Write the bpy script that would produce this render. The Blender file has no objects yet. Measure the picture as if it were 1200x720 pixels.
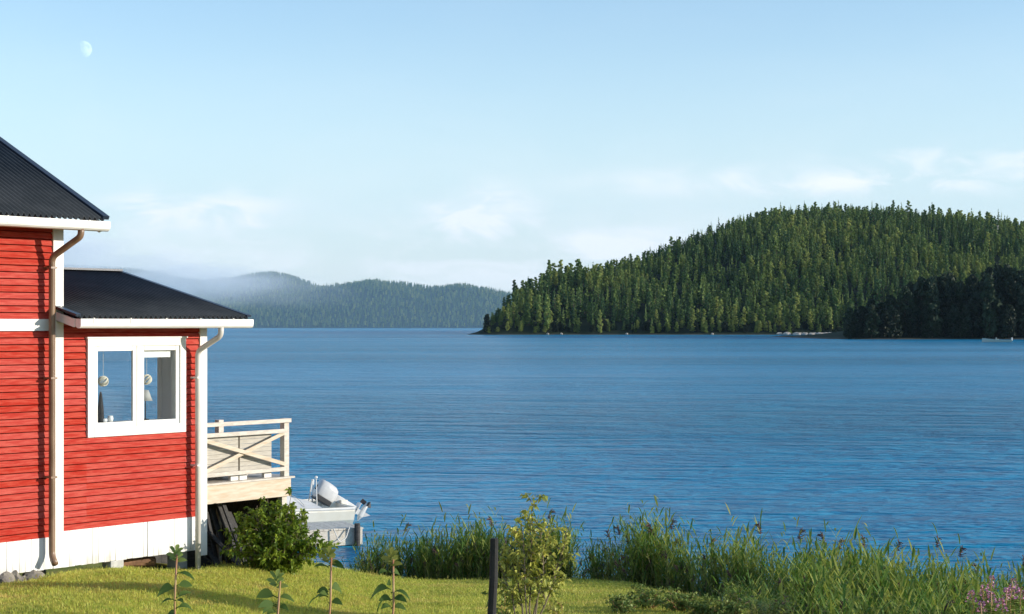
import bpy, math, random
import numpy as np
from mathutils import Vector, Matrix, noise as mnoise

# ------------------------------------------------------------------ camera, world, sun, exposure
random.seed(7); np.random.seed(7)
RNG = np.random.default_rng(7)
sc = bpy.context.scene
COL = sc.collection
F = 2000.0            # focal length in photo pixels (photo 1200 x 720)
HZ = 382.0            # horizon row of the photo
ZC = 4.5              # eye height above the lake
cam_d = bpy.data.cameras.new('camera'); cam = bpy.data.objects.new('camera', cam_d); COL.objects.link(cam)
cam.location = (0, 0, ZC); cam.rotation_euler = (math.pi/2, 0, 0)
cam_d.sensor_width = 36; cam_d.lens = 36*F/1200; cam_d.shift_y = (HZ-360)/1200
cam_d.clip_start = 0.1; cam_d.clip_end = 60000
sc.camera = cam

SUN_EL = math.radians(12.0)
SUN_H = Vector((0.989, -0.148, 0)).normalized()          # towards the sun, on the ground
sun_dir = Vector((SUN_H.x*math.cos(SUN_EL), SUN_H.y*math.cos(SUN_EL), math.sin(SUN_EL)))
sd = bpy.data.lights.new('sun', 'SUN'); sd.energy = 3.2; sd.angle = math.radians(0.5); sd.color = (1.0, 0.93, 0.82)
so = bpy.data.objects.new('sun', sd); COL.objects.link(so); so.location = (60, 0, 40)
so.rotation_euler = sun_dir.to_track_quat('Z', 'Y').to_euler()

sc.view_settings.view_transform = 'Standard'; sc.view_settings.look = 'None'
sc.view_settings.gamma = 1; sc.view_settings.use_curve_mapping = False
sc.view_settings.exposure = 0.74
sc.cycles.use_denoising = True
sc.cycles.max_bounces = 8; sc.cycles.transparent_max_bounces = 24; sc.cycles.volume_bounces = 4
sc.cycles.caustics_reflective = False; sc.cycles.caustics_refractive = False
sc.cycles.sample_clamp_indirect = 4

def nodes_of(tree): return tree.nodes, tree.links
def N(nt, t, **kw):
    n = nt.nodes.new(t)
    for k, v in kw.items(): setattr(n, k, v)
    return n
def setv(n, **kw):
    for k, v in kw.items(): n.inputs[k.replace('_', ' ')].default_value = v
def math_n(nt, op, a, b=None, c=None, clamp=False):
    n = nt.nodes.new('ShaderNodeMath'); n.operation = op; n.use_clamp = clamp
    for i, x in enumerate((a, b, c)):
        if x is None: continue
        if isinstance(x, (int, float)): n.inputs[i].default_value = x
        else: nt.links.new(x, n.inputs[i])
    return n.outputs[0]
def ramp(nt, fac, stops):
    n = nt.nodes.new('ShaderNodeValToRGB'); cr = n.color_ramp
    while len(cr.elements) < len(stops): cr.elements.new(0.5)
    for e, (p, c) in zip(cr.elements, stops):
        e.position = p; e.color = (*c, 1) if len(c) == 3 else c
    nt.links.new(fac, n.inputs[0]); return n.outputs[0]
def maprange(nt, v, a, b, c=0.0, d=1.0, smooth=True):
    n = nt.nodes.new('ShaderNodeMapRange'); n.interpolation_type = 'SMOOTHSTEP' if smooth else 'LINEAR'
    nt.links.new(v, n.inputs[0])
    for i, x in enumerate((a, b, c, d)): n.inputs[i+1].default_value = x
    return n.outputs[0]
def mixc(nt, fac, a, b, mode='MIX'):
    n = nt.nodes.new('ShaderNodeMix'); n.data_type = 'RGBA'; n.blend_type = mode
    for i, x in ((0, fac), (6, a), (7, b)):
        if isinstance(x, (int, float)): n.inputs[i].default_value = x
        elif isinstance(x, tuple): n.inputs[i].default_value = (*x, 1) if len(x) == 3 else x
        else: nt.links.new(x, n.inputs[i])
    return n.outputs[2]
def noise_n(nt, vec, scale, detail=3, rough=0.5, dist=0.0):
    n = nt.nodes.new('ShaderNodeTexNoise'); n.inputs['Scale'].default_value = scale
    n.inputs['Detail'].default_value = detail; n.inputs['Roughness'].default_value = rough; n.inputs['Distortion'].default_value = dist
    if vec is not None: nt.links.new(vec, n.inputs['Vector'])
    return n.outputs[0]
def mapping(nt, vec, scale=(1, 1, 1), loc=(0, 0, 0), rot=(0, 0, 0)):
    n = nt.nodes.new('ShaderNodeMapping'); nt.links.new(vec, n.inputs[0])
    n.inputs['Scale'].default_value = scale; n.inputs['Location'].default_value = loc; n.inputs['Rotation'].default_value = rot
    return n.outputs[0]

world = bpy.data.worlds.new('World'); sc.world = world; world.use_nodes = True
nt = world.node_tree
for n in list(nt.nodes): nt.nodes.remove(n)
sky = N(nt, 'ShaderNodeTexSky', sky_type='NISHITA', sun_disc=False, sun_elevation=SUN_EL,
        sun_rotation=math.atan2(SUN_H.x, SUN_H.y), altitude=100, air_density=1.0, dust_density=0.2, ozone_density=2.5)
tc = N(nt, 'ShaderNodeTexCoord'); sx = N(nt, 'ShaderNodeSeparateXYZ'); nt.links.new(tc.outputs['Generated'], sx.inputs[0])
el = sx.outputs[2]
ymax = math_n(nt, 'MAXIMUM', sx.outputs[1], 0.05)
az = math_n(nt, 'DIVIDE', sx.outputs[0], ymax)
def gauss(cx, cy, wx, wy):
    dx = math_n(nt, 'DIVIDE', math_n(nt, 'SUBTRACT', az, cx), wx)
    dy = math_n(nt, 'DIVIDE', math_n(nt, 'SUBTRACT', el, cy), wy)
    r = math_n(nt, 'ADD', math_n(nt, 'MULTIPLY', dx, dx), math_n(nt, 'MULTIPLY', dy, dy))
    return math_n(nt, 'POWER', 2.718, math_n(nt, 'MULTIPLY', r, -1.0))
cv = N(nt, 'ShaderNodeCombineXYZ'); nt.links.new(az, cv.inputs[0]); nt.links.new(el, cv.inputs[1])
wisp = noise_n(nt, mapping(nt, cv.outputs[0], (9, 26, 1), (3.1, 0.4, 0), (0, 0, -0.25)), 2.2, 7, 0.6, 0.6)
wisp = maprange(nt, wisp, 0.40, 0.66)
soft = noise_n(nt, mapping(nt, cv.outputs[0], (4, 9, 1), (1.7, 2.2, 0)), 1.6, 5, 0.55, 0.3)
soft = maprange(nt, soft, 0.40, 0.75)
mask = None
for g in ((-0.018, 0.062, 0.026, 0.014, 1.5), (0.22, 0.083, 0.13, 0.008, .75), (0.31, 0.094, 0.09, 0.007, .8), (-0.17, 0.062, 0.035, 0.013, 1.0), (-0.215, 0.064, 0.022, 0.012, .9), (0.06, 0.045, 0.05, 0.012, .8), (0.0, 0.035, 0.25, 0.022, .5)):
    m = math_n(nt, 'MULTIPLY', gauss(*g[:4]), g[4])
    mask = m if mask is None else math_n(nt, 'MAXIMUM', mask, m)
mix_w = math_n(nt, 'ADD', math_n(nt, 'MULTIPLY', wisp, 0.9), math_n(nt, 'MULTIPLY', soft, 0.3))
cl = math_n(nt, 'MULTIPLY', math_n(nt, 'MULTIPLY', mask, mix_w, clamp=True), 1.3, clamp=True)
cl = math_n(nt, 'ADD', math_n(nt, 'MULTIPLY', cl, 1.3), math_n(nt, 'MULTIPLY', soft, maprange(nt, el, 0.02, 0.16, 0.30, 0.03)), clamp=True)
veil = maprange(nt, el, -0.01, 0.20, 0.75, 0.08)
skyc = mixc(nt, cl, mixc(nt, veil, sky.outputs[0], (3.15, 3.55, 4.0)), (4.2, 4.35, 4.5))
bg = N(nt, 'ShaderNodeBackground'); bg.inputs[1].default_value = 0.15
nt.links.new(skyc, bg.inputs[0])
wo = N(nt, 'ShaderNodeOutputWorld'); nt.links.new(bg.outputs[0], wo.inputs[0])

# ------------------------------------------------------------------ helpers
def sm(t): t = min(1.0, max(0.0, t)); return t*t*(3-2*t)
def at(u, v, Y): return Vector(((u-600)/F*Y, Y, ZC+(HZ-v)/F*Y))
def tag(o, label=None, cat=None, group=None, kind=None):
    for k, v in (('label', label), ('category', cat), ('group', group), ('kind', kind)):
        if v: o[k] = v
    return o
def empty(name, loc, rz=0.0, label=None, cat=None, group=None):
    o = bpy.data.objects.new(name, None); COL.objects.link(o); o.location = loc; o.rotation_euler = (0, 0, rz)
    o.empty_display_size = 0.3
    return tag(o, label, cat, group)
def np_mesh(name, V, faces, mats, midx=None, smooth=False):
    """faces: list of int arrays, each (n,3) or (n,4)"""
    me = bpy.data.meshes.new(name)
    V = np.asarray(V, np.float32); me.vertices.add(len(V)); me.vertices.foreach_set('co', V.ravel())
    loops = np.concatenate([f.ravel() for f in faces]).astype(np.int32)
    tot = np.concatenate([np.full(len(f), f.shape[1]) for f in faces]).astype(np.int32)
    start = np.concatenate(([0], np.cumsum(tot)[:-1])).astype(np.int32)
    me.loops.add(len(loops)); me.loops.foreach_set('vertex_index', loops)
    me.polygons.add(len(tot)); me.polygons.foreach_set('loop_start', start)
    for m in mats: me.materials.append(m)
    if midx is not None: me.polygons.foreach_set('material_index', np.asarray(midx, np.int32))
    if smooth: me.polygons.foreach_set('use_smooth', np.ones(len(tot), bool))
    me.update(calc_edges=True); me.validate(); return me
def link(name, me, parent=None):
    o = bpy.data.objects.new(name, me); COL.objects.link(o)
    if parent: o.parent = parent
    return o

class MB:
    def __init__(self): self.v = []; self.f = []; self.m = []; self.mi = 0
    def add(self, vs, fs):
        b = len(self.v); self.v += [tuple(x) for x in vs]; self.f += [tuple(i+b for i in f) for f in fs]; self.m += [self.mi]*len(fs)
    def box(self, x0, x1, y0, y1, z0, z1):
        self.add([(x0,y0,z0),(x1,y0,z0),(x1,y1,z0),(x0,y1,z0),(x0,y0,z1),(x1,y0,z1),(x1,y1,z1),(x0,y1,z1)],
                 [(0,3,2,1),(4,5,6,7),(0,1,5,4),(1,2,6,5),(2,3,7,6),(3,0,4,7)])
    def prism(self, poly, axis, a, b):
        """poly of 2d points extruded along axis 0/1/2 from a to b"""
        n = len(poly)
        def p(q, t): return [(t, *q), (q[0], t, q[1]), (*q, t)][axis]
        vs = [p(q, a) for q in poly]+[p(q, b) for q in poly]
        fs = [tuple(range(n))[::-1], tuple(range(n, 2*n))]+[(i, (i+1) % n, n+(i+1) % n, n+i) for i in range(n)]
        self.add(vs, fs)
    def beam(self, p, q, w, h, up=(0, 0, 1)):
        p = Vector(p); q = Vector(q); d = (q-p).normalized(); s = d.cross(Vector(up))
        if s.length < 1e-4: s = d.cross(Vector((1, 0, 0)))
        s.normalize(); t = s.cross(d).normalized(); s = s*w/2; t = t*h/2
        vs = [p-s-t, p+s-t, p+s+t, p-s+t, q-s-t, q+s-t, q+s+t, q-s+t]
        self.add(vs, [(0,1,2,3),(7,6,5,4),(0,4,5,1),(1,5,6,2),(2,6,7,3),(3,7,4,0)])
    def tube(self, pts, r, n=8, cap=True):
        pts = [Vector(p) for p in pts]; k = len(pts); rs = r if isinstance(r, (list, tuple)) else [r]*k
        vs = []; prev = None
        for i, p in enumerate(pts):
            d = (pts[min(i+1, k-1)]-pts[max(i-1, 0)]).normalized()
            if prev is None:
                s = d.cross(Vector((0, 0, 1)))
                if s.length < 1e-3: s = d.cross(Vector((1, 0, 0)))
            else: s = prev-d*prev.dot(d)
            s.normalize(); prev = s; t = d.cross(s)
            vs += [p+(s*math.cos(2*math.pi*j/n)+t*math.sin(2*math.pi*j/n))*rs[i] for j in range(n)]
        fs = [(i*n+j, i*n+(j+1) % n, (i+1)*n+(j+1) % n, (i+1)*n+j) for i in range(k-1) for j in range(n)]
        if cap: fs += [tuple(range(n))[::-1], tuple(range((k-1)*n, k*n))]
        self.add(vs, fs)
    def lathe(self, prof, n=16, c=(0, 0, 0)):
        vs = [(c[0]+r*math.cos(2*math.pi*j/n), c[1]+r*math.sin(2*math.pi*j/n), c[2]+z) for r, z in prof for j in range(n)]
        k = len(prof)
        fs = [(i*n+j, i*n+(j+1) % n, (i+1)*n+(j+1) % n, (i+1)*n+j) for i in range(k-1) for j in range(n)]
        fs += [tuple(range(n))[::-1], tuple(range((k-1)*n, k*n))]
        self.add(vs, fs)
    def build(self, name, mats, parent=None, smooth=False, bevel=0.0):
        me = bpy.data.meshes.new(name); me.from_pydata([tuple(x) for x in self.v], [], self.f)
        for m in (mats if isinstance(mats, (list, tuple)) else [mats]): me.materials.append(m)
        me.polygons.foreach_set('material_index', self.m)
        if smooth: me.polygons.foreach_set('use_smooth', [True]*len(self.f))
        me.update(); o = link(name, me, parent)
        if bevel:
            b = o.modifiers.new('bevel', 'BEVEL'); b.width = bevel; b.segments = 2; b.limit_method = 'ANGLE'
        return o
def copy_tree(o, parent=None):
    c = o.copy(); COL.objects.link(c)
    if parent: c.parent = parent
    for ch in list(o.children): copy_tree(ch, c)
    return c
def blob(seed, r=(1, 1, 1), sub=3, amp=0.25, freq=1.3):
    import bmesh
    bm = bmesh.new(); bmesh.ops.create_icosphere(bm, subdivisions=sub, radius=1)
    for v in bm.verts:
        n = mnoise.fractal(v.co*freq+Vector((seed*3.7, seed*1.3, 0)), 1.0, 2.0, 4)
        c = mnoise.cell_vector(v.co*1.2+Vector((seed, 0, 0)))
        v.co = v.co*(1+amp*n+0.08*(c[0]-.5))
        v.co = Vector((v.co.x*r[0], v.co.y*r[1], v.co.z*r[2]))
    me = bpy.data.meshes.new('blob'); bm.to_mesh(me); bm.free(); return me

# ------------------------------------------------------------------ materials
def mat(name, col, rough=0.6, metal=0.0, var=0.0, scale=8.0, bump=0.0, bscale=40.0, stretch=(1, 1, 1), spec=0.5, col2=None, coord='Object'):
    m = bpy.data.materials.new(name); m.use_nodes = True; t = m.node_tree; b = t.nodes['Principled BSDF']
    b.inputs['Roughness'].default_value = rough; b.inputs['Metallic'].default_value = metal
    b.inputs['Specular IOR Level'].default_value = spec
    b.inputs['Base Color'].default_value = (*col, 1)
    tcn = t.nodes.new('ShaderNodeTexCoord'); vec = mapping(t, tcn.outputs[coord], stretch)
    if var or col2:
        f = noise_n(t, vec, scale, 5, 0.6)
        c2 = col2 if col2 else tuple(c*(1-var) for c in col)
        t.links.new(mixc(t, maprange(t, f, 0.35, 0.68), col, c2), b.inputs['Base Color'])
    if bump:
        bn = t.nodes.new('ShaderNodeBump'); bn.inputs['Strength'].default_value = bump; bn.inputs['Distance'].default_value = 0.01
        t.links.new(noise_n(t, vec, bscale, 4, 0.6), bn.inputs['Height']); t.links.new(bn.outputs[0], b.inputs['Normal'])
    return m
def leafmat(name, c1, c2, trans=0.35, scale=1.2, rough=0.5, obj=True, c3=None, spec=0.3):
    m = bpy.data.materials.new(name); m.use_nodes = True; t = m.node_tree; b = t.nodes['Principled BSDF']
    b.inputs['Roughness'].default_value = rough; b.inputs['Specular IOR Level'].default_value = spec
    geo = t.nodes.new('ShaderNodeNewGeometry'); tcn = t.nodes.new('ShaderNodeTexCoord')
    f = noise_n(t, tcn.outputs['Object'], scale, 3, 0.6); f = maprange(t, f, 0.3, 0.7)
    f = math_n(t, 'ADD', math_n(t, 'MULTIPLY', f, 0.5), math_n(t, 'MULTIPLY', geo.outputs['Random Per Island'], 0.5))
    c = mixc(t, f, c1, c2)
    if obj:
        oi = t.nodes.new('ShaderNodeObjectInfo')
        c = mixc(t, maprange(t, oi.outputs['Random'], 0.25, 1.0), c, c3 or tuple(min(1, x*1.5) for x in c2))
    t.links.new(c, b.inputs['Base Color'])
    tr = t.nodes.new('ShaderNodeBsdfTranslucent'); t.links.new(c, tr.inputs[0])
    mx = t.nodes.new('ShaderNodeMixShader'); mx.inputs[0].default_value = trans
    t.links.new(b.outputs[0], mx.inputs[1]); t.links.new(tr.outputs[0], mx.inputs[2])
    t.links.new(mx.outputs[0], t.nodes['Material Output'].inputs[0]); return m

M = {}
M['red'] = mat('red_paint', (0.42, 0.030, 0.018), 0.85, spec=.12, var=0.0, col2=(0.52, 0.080, 0.052), scale=9, stretch=(.5, 1, 5), bump=0.25, bscale=60)
M['white'] = mat('white_paint', (0.82, 0.80, 0.75), 0.5, col2=(0.74, 0.71, 0.65), scale=2.5, bump=0.08, bscale=80)
M['skirt'] = mat('white_skirting_paint', (0.84, 0.83, 0.80), 0.5, col2=(0.76, 0.75, 0.71), scale=3, stretch=(3, 3, .5), bump=0.1, bscale=80)
t = M['red'].node_tree; b = t.nodes['Principled BSDF']; src = b.inputs['Base Color'].links[0].from_socket
g = t.nodes.new('ShaderNodeNewGeometry'); hs = t.nodes.new('ShaderNodeHueSaturation'); t.links.new(src, hs.inputs['Color'])
t.links.new(maprange(t, g.outputs['Random Per Island'], 0, 1, .93, 1.05, False), hs.inputs['Value']); t.links.new(maprange(t, g.outputs['Random Per Island'], 0, 1, 1.02, .95, False), hs.inputs['Saturation'])
t.links.new(hs.outputs[0], b.inputs['Base Color'])
t = M['skirt'].node_tree; b = t.nodes['Principled BSDF']; src = b.inputs['Base Color'].links[0].from_socket
tcn = t.nodes.new('ShaderNodeTexCoord'); s3 = t.nodes.new('ShaderNodeSeparateXYZ'); t.links.new(tcn.outputs['Object'], s3.inputs[0])
dirt = math_n(t, 'MULTIPLY', maprange(t, s3.outputs[2], 0.0, 0.22, 0.75, 0.0), maprange(t, noise_n(t, mapping(t, tcn.outputs['Object'], (9, 9, 2)), 1.0, 5, .7), .35, .7))
t.links.new(mixc(t, dirt, src, (0.42, 0.36, 0.27)), b.inputs['Base Color'])
M['roof'] = mat('dark_metal_roofing', (0.036, 0.041, 0.046), 0.6, col2=(0.052, 0.057, 0.062), scale=2, spec=0.15)
M['rooftrim'] = mat('dark_blue_metal_trim', (0.02, 0.028, 0.045), 0.35)
M['tanpipe'] = mat('tan_painted_pipe', (0.17, 0.095, 0.05), 0.35, col2=(0.26, 0.16, 0.095), scale=6, stretch=(1, 1, .3))
M['palepipe'] = mat('pale_painted_pipe', (0.74, 0.70, 0.64), 0.35, col2=(0.62, 0.57, 0.5), scale=5, stretch=(1, 1, .3))
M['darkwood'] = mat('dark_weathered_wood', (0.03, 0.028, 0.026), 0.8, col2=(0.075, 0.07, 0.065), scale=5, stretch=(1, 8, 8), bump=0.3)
M['soffit'] = mat('soffit_boards', (0.5, 0.42, 0.36), 0.7)
M['pine'] = mat('raw_pine', (0.62, 0.52, 0.40), 0.6, col2=(0.52, 0.39, 0.26), scale=3, stretch=(1.2, 9, 9), bump=0.15)
M['pinelight'] = mat('pale_deck_timber', (0.62, 0.56, 0.48), 0.6, col2=(0.48, 0.42, 0.35), scale=4, stretch=(2, 8, 8), bump=0.15)
M['jetty'] = mat('bleached_jetty_timber', (0.70, 0.64, 0.54), 0.7, col2=(0.55, 0.49, 0.40), scale=4, stretch=(6, 1.5, 6), bump=0.2)
M['rattan'] = mat('tan_slats', (0.48, 0.44, 0.37), 0.65, col2=(0.38, 0.34, 0.28), scale=6, stretch=(1, 1, 10))
M['cushion'] = mat('pale_cushion_fabric', (0.75, 0.72, 0.66), 0.9, var=.1)
M['stone'] = mat('grey_brown_stone', (0.30, 0.26, 0.20), 0.9, col2=(0.16, 0.14, 0.12), scale=4, bump=0.6, bscale=14)
M['shorestone'] = mat('pale_shore_rock', (0.58, 0.50, 0.42), 0.9, col2=(0.30, 0.27, 0.23), scale=.6, bump=0.5, bscale=3)
M['concrete'] = mat('concrete', (0.55, 0.53, 0.48), 0.85, var=.25, bump=.3)
M['bark'] = mat('bark', (0.12, 0.09, 0.06), 0.9, var=.4, scale=6, stretch=(4, 4, 1), bump=.5, bscale=20)
M['twig'] = mat('grey_brown_twig', (0.24, 0.18, 0.12), 0.8, var=.3)
M['redstem'] = mat('reddish_stem', (0.40, 0.16, 0.09), 0.5, col2=(0.42, 0.32, 0.10), scale=5)
M['log'] = mat('log_bark', (0.28, 0.15, 0.08), 0.9, var=.4, bump=.5)
M['post'] = mat('tarred_post', (0.018, 0.017, 0.016), 0.8, var=.4, bump=.5, bscale=25)
M['gel'] = mat('cream_gelcoat', (0.88, 0.84, 0.73), 0.25, col2=(0.80, 0.74, 0.61), scale=1.5)
M['tarp'] = mat('pale_grey_boat_cover', (0.74, 0.72, 0.68), 0.75, col2=(0.60, 0.58, 0.54), scale=3, bump=.3, bscale=6)
M['silver'] = mat('silver_cowling', (0.50, 0.50, 0.49), 0.3, col2=(0.66, 0.65, 0.63), scale=3)
M['black'] = mat('black_rubber', (0.02, 0.02, 0.022), 0.5)
M['steel'] = mat('polished_tube', (0.75, 0.74, 0.72), 0.3, metal=0.6)
M['room'] = mat('interior_wall', (0.80, 0.80, 0.78), 0.8)
M['roomdark'] = mat('interior_floor', (0.16, 0.10, 0.06), 0.6)
M['lampshade'] = mat('grey_lamp_shade', (0.42, 0.41, 0.38), 0.8)
M['ornament'] = mat('pale_straw_ornament', (0.72, 0.66, 0.52), 0.6)
M['ceramic'] = mat('white_ceramic', (0.8, 0.79, 0.76), 0.3)
M['boatgreen'] = mat('pale_green_hull', (0.42, 0.48, 0.42), 0.5)
m = bpy.data.materials.new('window_glass'); m.use_nodes = True; t = m.node_tree; t.nodes.remove(t.nodes['Principled BSDF'])
tr = t.nodes.new('ShaderNodeBsdfTransparent'); tr.inputs[0].default_value = (.93, .96, .97, 1)
gl = t.nodes.new('ShaderNodeBsdfGlossy'); gl.inputs['Roughness'].default_value = 0.01
fr = t.nodes.new('ShaderNodeLayerWeight')
mx = t.nodes.new('ShaderNodeMixShader'); t.links.new(math_n(t, 'ADD', math_n(t, 'MULTIPLY', math_n(t, 'POWER', fr.outputs[1], 5.0), .95), .035), mx.inputs[0])
t.links.new(tr.outputs[0], mx.inputs[1]); t.links.new(gl.outputs[0], mx.inputs[2]); t.links.new(mx.outputs[0], t.nodes['Material Output'].inputs[0])
M['glass'] = m

M['conifer'] = leafmat('spruce_needles', (0.034, 0.092, 0.036), (0.105, 0.190, 0.048), 0.20, 0.25, 0.7, c3=(0.20, 0.28, 0.065))
M['birch'] = leafmat('birch_leaves', (0.11, 0.19, 0.045), (0.27, 0.34, 0.08), 0.35, 0.3, 0.6, c3=(0.38, 0.42, 0.11))
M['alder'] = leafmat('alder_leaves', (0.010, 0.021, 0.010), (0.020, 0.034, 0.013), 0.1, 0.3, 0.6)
M['bush'] = leafmat('bush_leaves', (0.09, 0.18, 0.02), (0.36, 0.44, 0.05), 0.40, 2.5, 0.4, obj=False)
M['sapling'] = leafmat('yellow_green_leaves', (0.28, 0.34, 0.06), (0.72, 0.66, 0.16), 0.35, 5, 0.4, obj=False)
M['bigleaf'] = leafmat('broad_leaves', (0.06, 0.12, 0.028), (0.16, 0.22, 0.05), 0.4, 6, 0.65, obj=False, spec=.15)
M['tipleaf'] = leafmat('young_tip_leaves', (0.22, 0.24, 0.05), (0.36, 0.34, 0.07), 0.45, 6, 0.4, obj=False)
M['reedleaf'] = leafmat('reed_leaves', (0.040, 0.125, 0.022), (0.20, 0.31, 0.045), 0.40, 2, 0.5, c3=(0.40, 0.42, 0.08))
M['reedstem'] = leafmat('reed_stems', (0.14, 0.15, 0.06), (0.30, 0.26, 0.12), 0.1, 2, 0.5)
M['plume'] = mat('purple_brown_plume', (0.17, 0.10, 0.085), 0.9, var=.4, scale=20)
M['pink'] = mat('pink_petals', (0.58, 0.20, 0.36), 0.7, col2=(0.66, 0.34, 0.46), scale=30)
M['weed'] = leafmat('weed_leaves', (0.13, 0.21, 0.045), (0.36, 0.40, 0.10), 0.35, 4, 0.5, obj=False)
M['blade'] = leafmat('lawn_grass', (0.42, 0.51, 0.06), (0.66, 0.66, 0.12), 0.45, 3, 0.5, c3=(0.60, 0.52, 0.12))

# ------------------------------------------------------------------ ground
SHORE = [(-400, 60), (-40, 48), (-14, 40), (-7.5, 33.5), (-5, 30), (-3.6, 28.9), (-2.4, 28.4), (0, 28.4), (1.6, 28.2), (2.2, 26), (2.8, 22.5), (3.5, 19.5), (5, 17.5), (8, 17.5), (10.5, 20), (16, 21), (40, 8), (400, -220)]
SX = np.array([p[0] for p in SHORE]); SY = np.array([p[1] for p in SHORE])
def shore_y(x): return np.interp(x, SX, SY)
def ground_rel(x, y):
    pl = -1.6-0.092*max(y, 0)+0.02*mnoise.noise(Vector((x*.5, y*.5, 0)))*2+0.39*sm((-1.2-x)/3.4)*sm((32-y)/4)
    pl -= 0.30*sm((-5.75-x)/.5)*sm((y-19.6)/1.6)+.09*sm((x+5.4)/.4)*sm((-4.1-x)/.4)*sm((y-22.6)/.8)
    pl += 0.02*mnoise.noise(Vector((x*1.7, y*1.7, 3)))
    pl = max(pl, -4.35)
    s = shore_y(x)-y
    k = sm((0.9-s)/2.0)
    return pl*(1-k)-5.4*k
def ground_z(x, y): return ground_rel(x, y)+ZC
def graded(lo, a, b, hi, step, grow=1.25):
    mid = list(np.arange(a, b+1e-6, step)); L = []; d = step; x = a
    while x > lo: d *= grow; x -= d; L.append(max(x, lo))
    R = []; d = step; x = b
    while x < hi: d *= grow; x += d; R.append(min(x, hi))
    return np.array(sorted(set(L))+mid+sorted(set(R)))
def grid_mesh(name, xs, ys, zf, mats, smooth=True):
    X, Y = np.meshgrid(xs, ys); Z = np.array([[zf(x, y) for x in xs] for y in ys])
    V = np.stack([X, Y, Z], -1).reshape(-1, 3); nx, ny = len(xs), len(ys)
    i = (np.arange(ny-1)[:, None]*nx+np.arange(nx-1)[None]).ravel()
    return np_mesh(name, V, [np.stack([i, i+1, i+nx+1, i+nx], 1)], mats, smooth=smooth)
gm = bpy.data.materials.new('lawn_soil'); gm.use_nodes = True; t = gm.node_tree; b = t.nodes['Principled BSDF']
b.inputs['Roughness'].default_value = 0.95; b.inputs['Specular IOR Level'].default_value = 0.1
g = t.nodes.new('ShaderNodeNewGeometry')
f1 = noise_n(t, g.outputs['Position'], 2.2, 6, 0.7); f2 = noise_n(t, g.outputs['Position'], 0.7, 3, 0.5)
c = mixc(t, maprange(t, f1, 0.35, 0.65), (0.16, 0.19, 0.03), (0.30, 0.28, 0.06))
c = mixc(t, maprange(t, f2, 0.5, 0.75), c, (0.24, 0.19, 0.06))
t.links.new(c, b.inputs['Base Color'])
lawn = link('ground', grid_mesh('ground', graded(-400, -9, 10, 400, 0.25), graded(-300, 14, 31, 60, 0.25), ground_z, [gm]))
tag(lawn, kind='structure')

# ------------------------------------------------------------------ lake
wm = bpy.data.materials.new('lake_water'); wm.use_nodes = True; t = wm.node_tree; b = t.nodes['Principled BSDF']
b.inputs['Base Color'].default_value = (0.012, 0.245, 0.43, 1); b.inputs['IOR'].default_value = 1.22; b.inputs['Specular Tint'].default_value = (.6, .85, 1, 1)
b.inputs['Roughness'].default_value = 0.24; b.inputs['Specular IOR Level'].default_value = 0.25
g = t.nodes.new('ShaderNodeNewGeometry'); P = g.outputs['Position']
def wav(scale, loc=(0, 0, 0), rot=0.0, det=2, s=1.0, dist=0.4):
    return noise_n(t, mapping(t, P, scale, loc, (0, 0, rot)), s, det, 0.5, dist)
gust = maprange(t, wav((0.004, 0.016, 1), (3, 1, 0), 0.05, 5), 0.36, 0.64, 0.45, 1.5)
h = math_n(t, 'MULTIPLY', wav((0.8, 1.9, 1), (0, 0, 0), 0.06, 3), 0.30)
h = math_n(t, 'ADD', h, math_n(t, 'MULTIPLY', wav((0.20, 0.95, 1), (4, 8, 0), 0.04, 2), 0.50))
h = math_n(t, 'ADD', h, math_n(t, 'MULTIPLY', wav((2.2, 5.0, 1), (5, 3, 0), -0.10, 3), 0.19))
h = math_n(t, 'ADD', h, math_n(t, 'MULTIPLY', wav((0.2, 0.5, 1), (9, 1, 0), 0.1, 4), 0.8))
h = math_n(t, 'ADD', h, math_n(t, 'MULTIPLY', wav((0.05, 0.13, 1), (2, 7, 0), 0.0, 4), 1.3))
h = math_n(t, 'MULTIPLY', h, math_n(t, 'MULTIPLY', gust, 2.3))
bn = t.nodes.new('ShaderNodeBump'); bn.inputs['Strength'].default_value = 1.0; bn.inputs['Distance'].default_value = 1.0
t.links.new(h, bn.inputs['Height']); t.links.new(bn.outputs[0], b.inputs['Normal'])
lake = link('lake_water', np_mesh('lake_water', [(-6000, 5, 0), (6000, -200, 0), (6000, 9000, 0), (-6000, 9000, 0)], [np.array([[0, 1, 2, 3]])], [wm]))
tag(lake, kind='structure')

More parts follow.
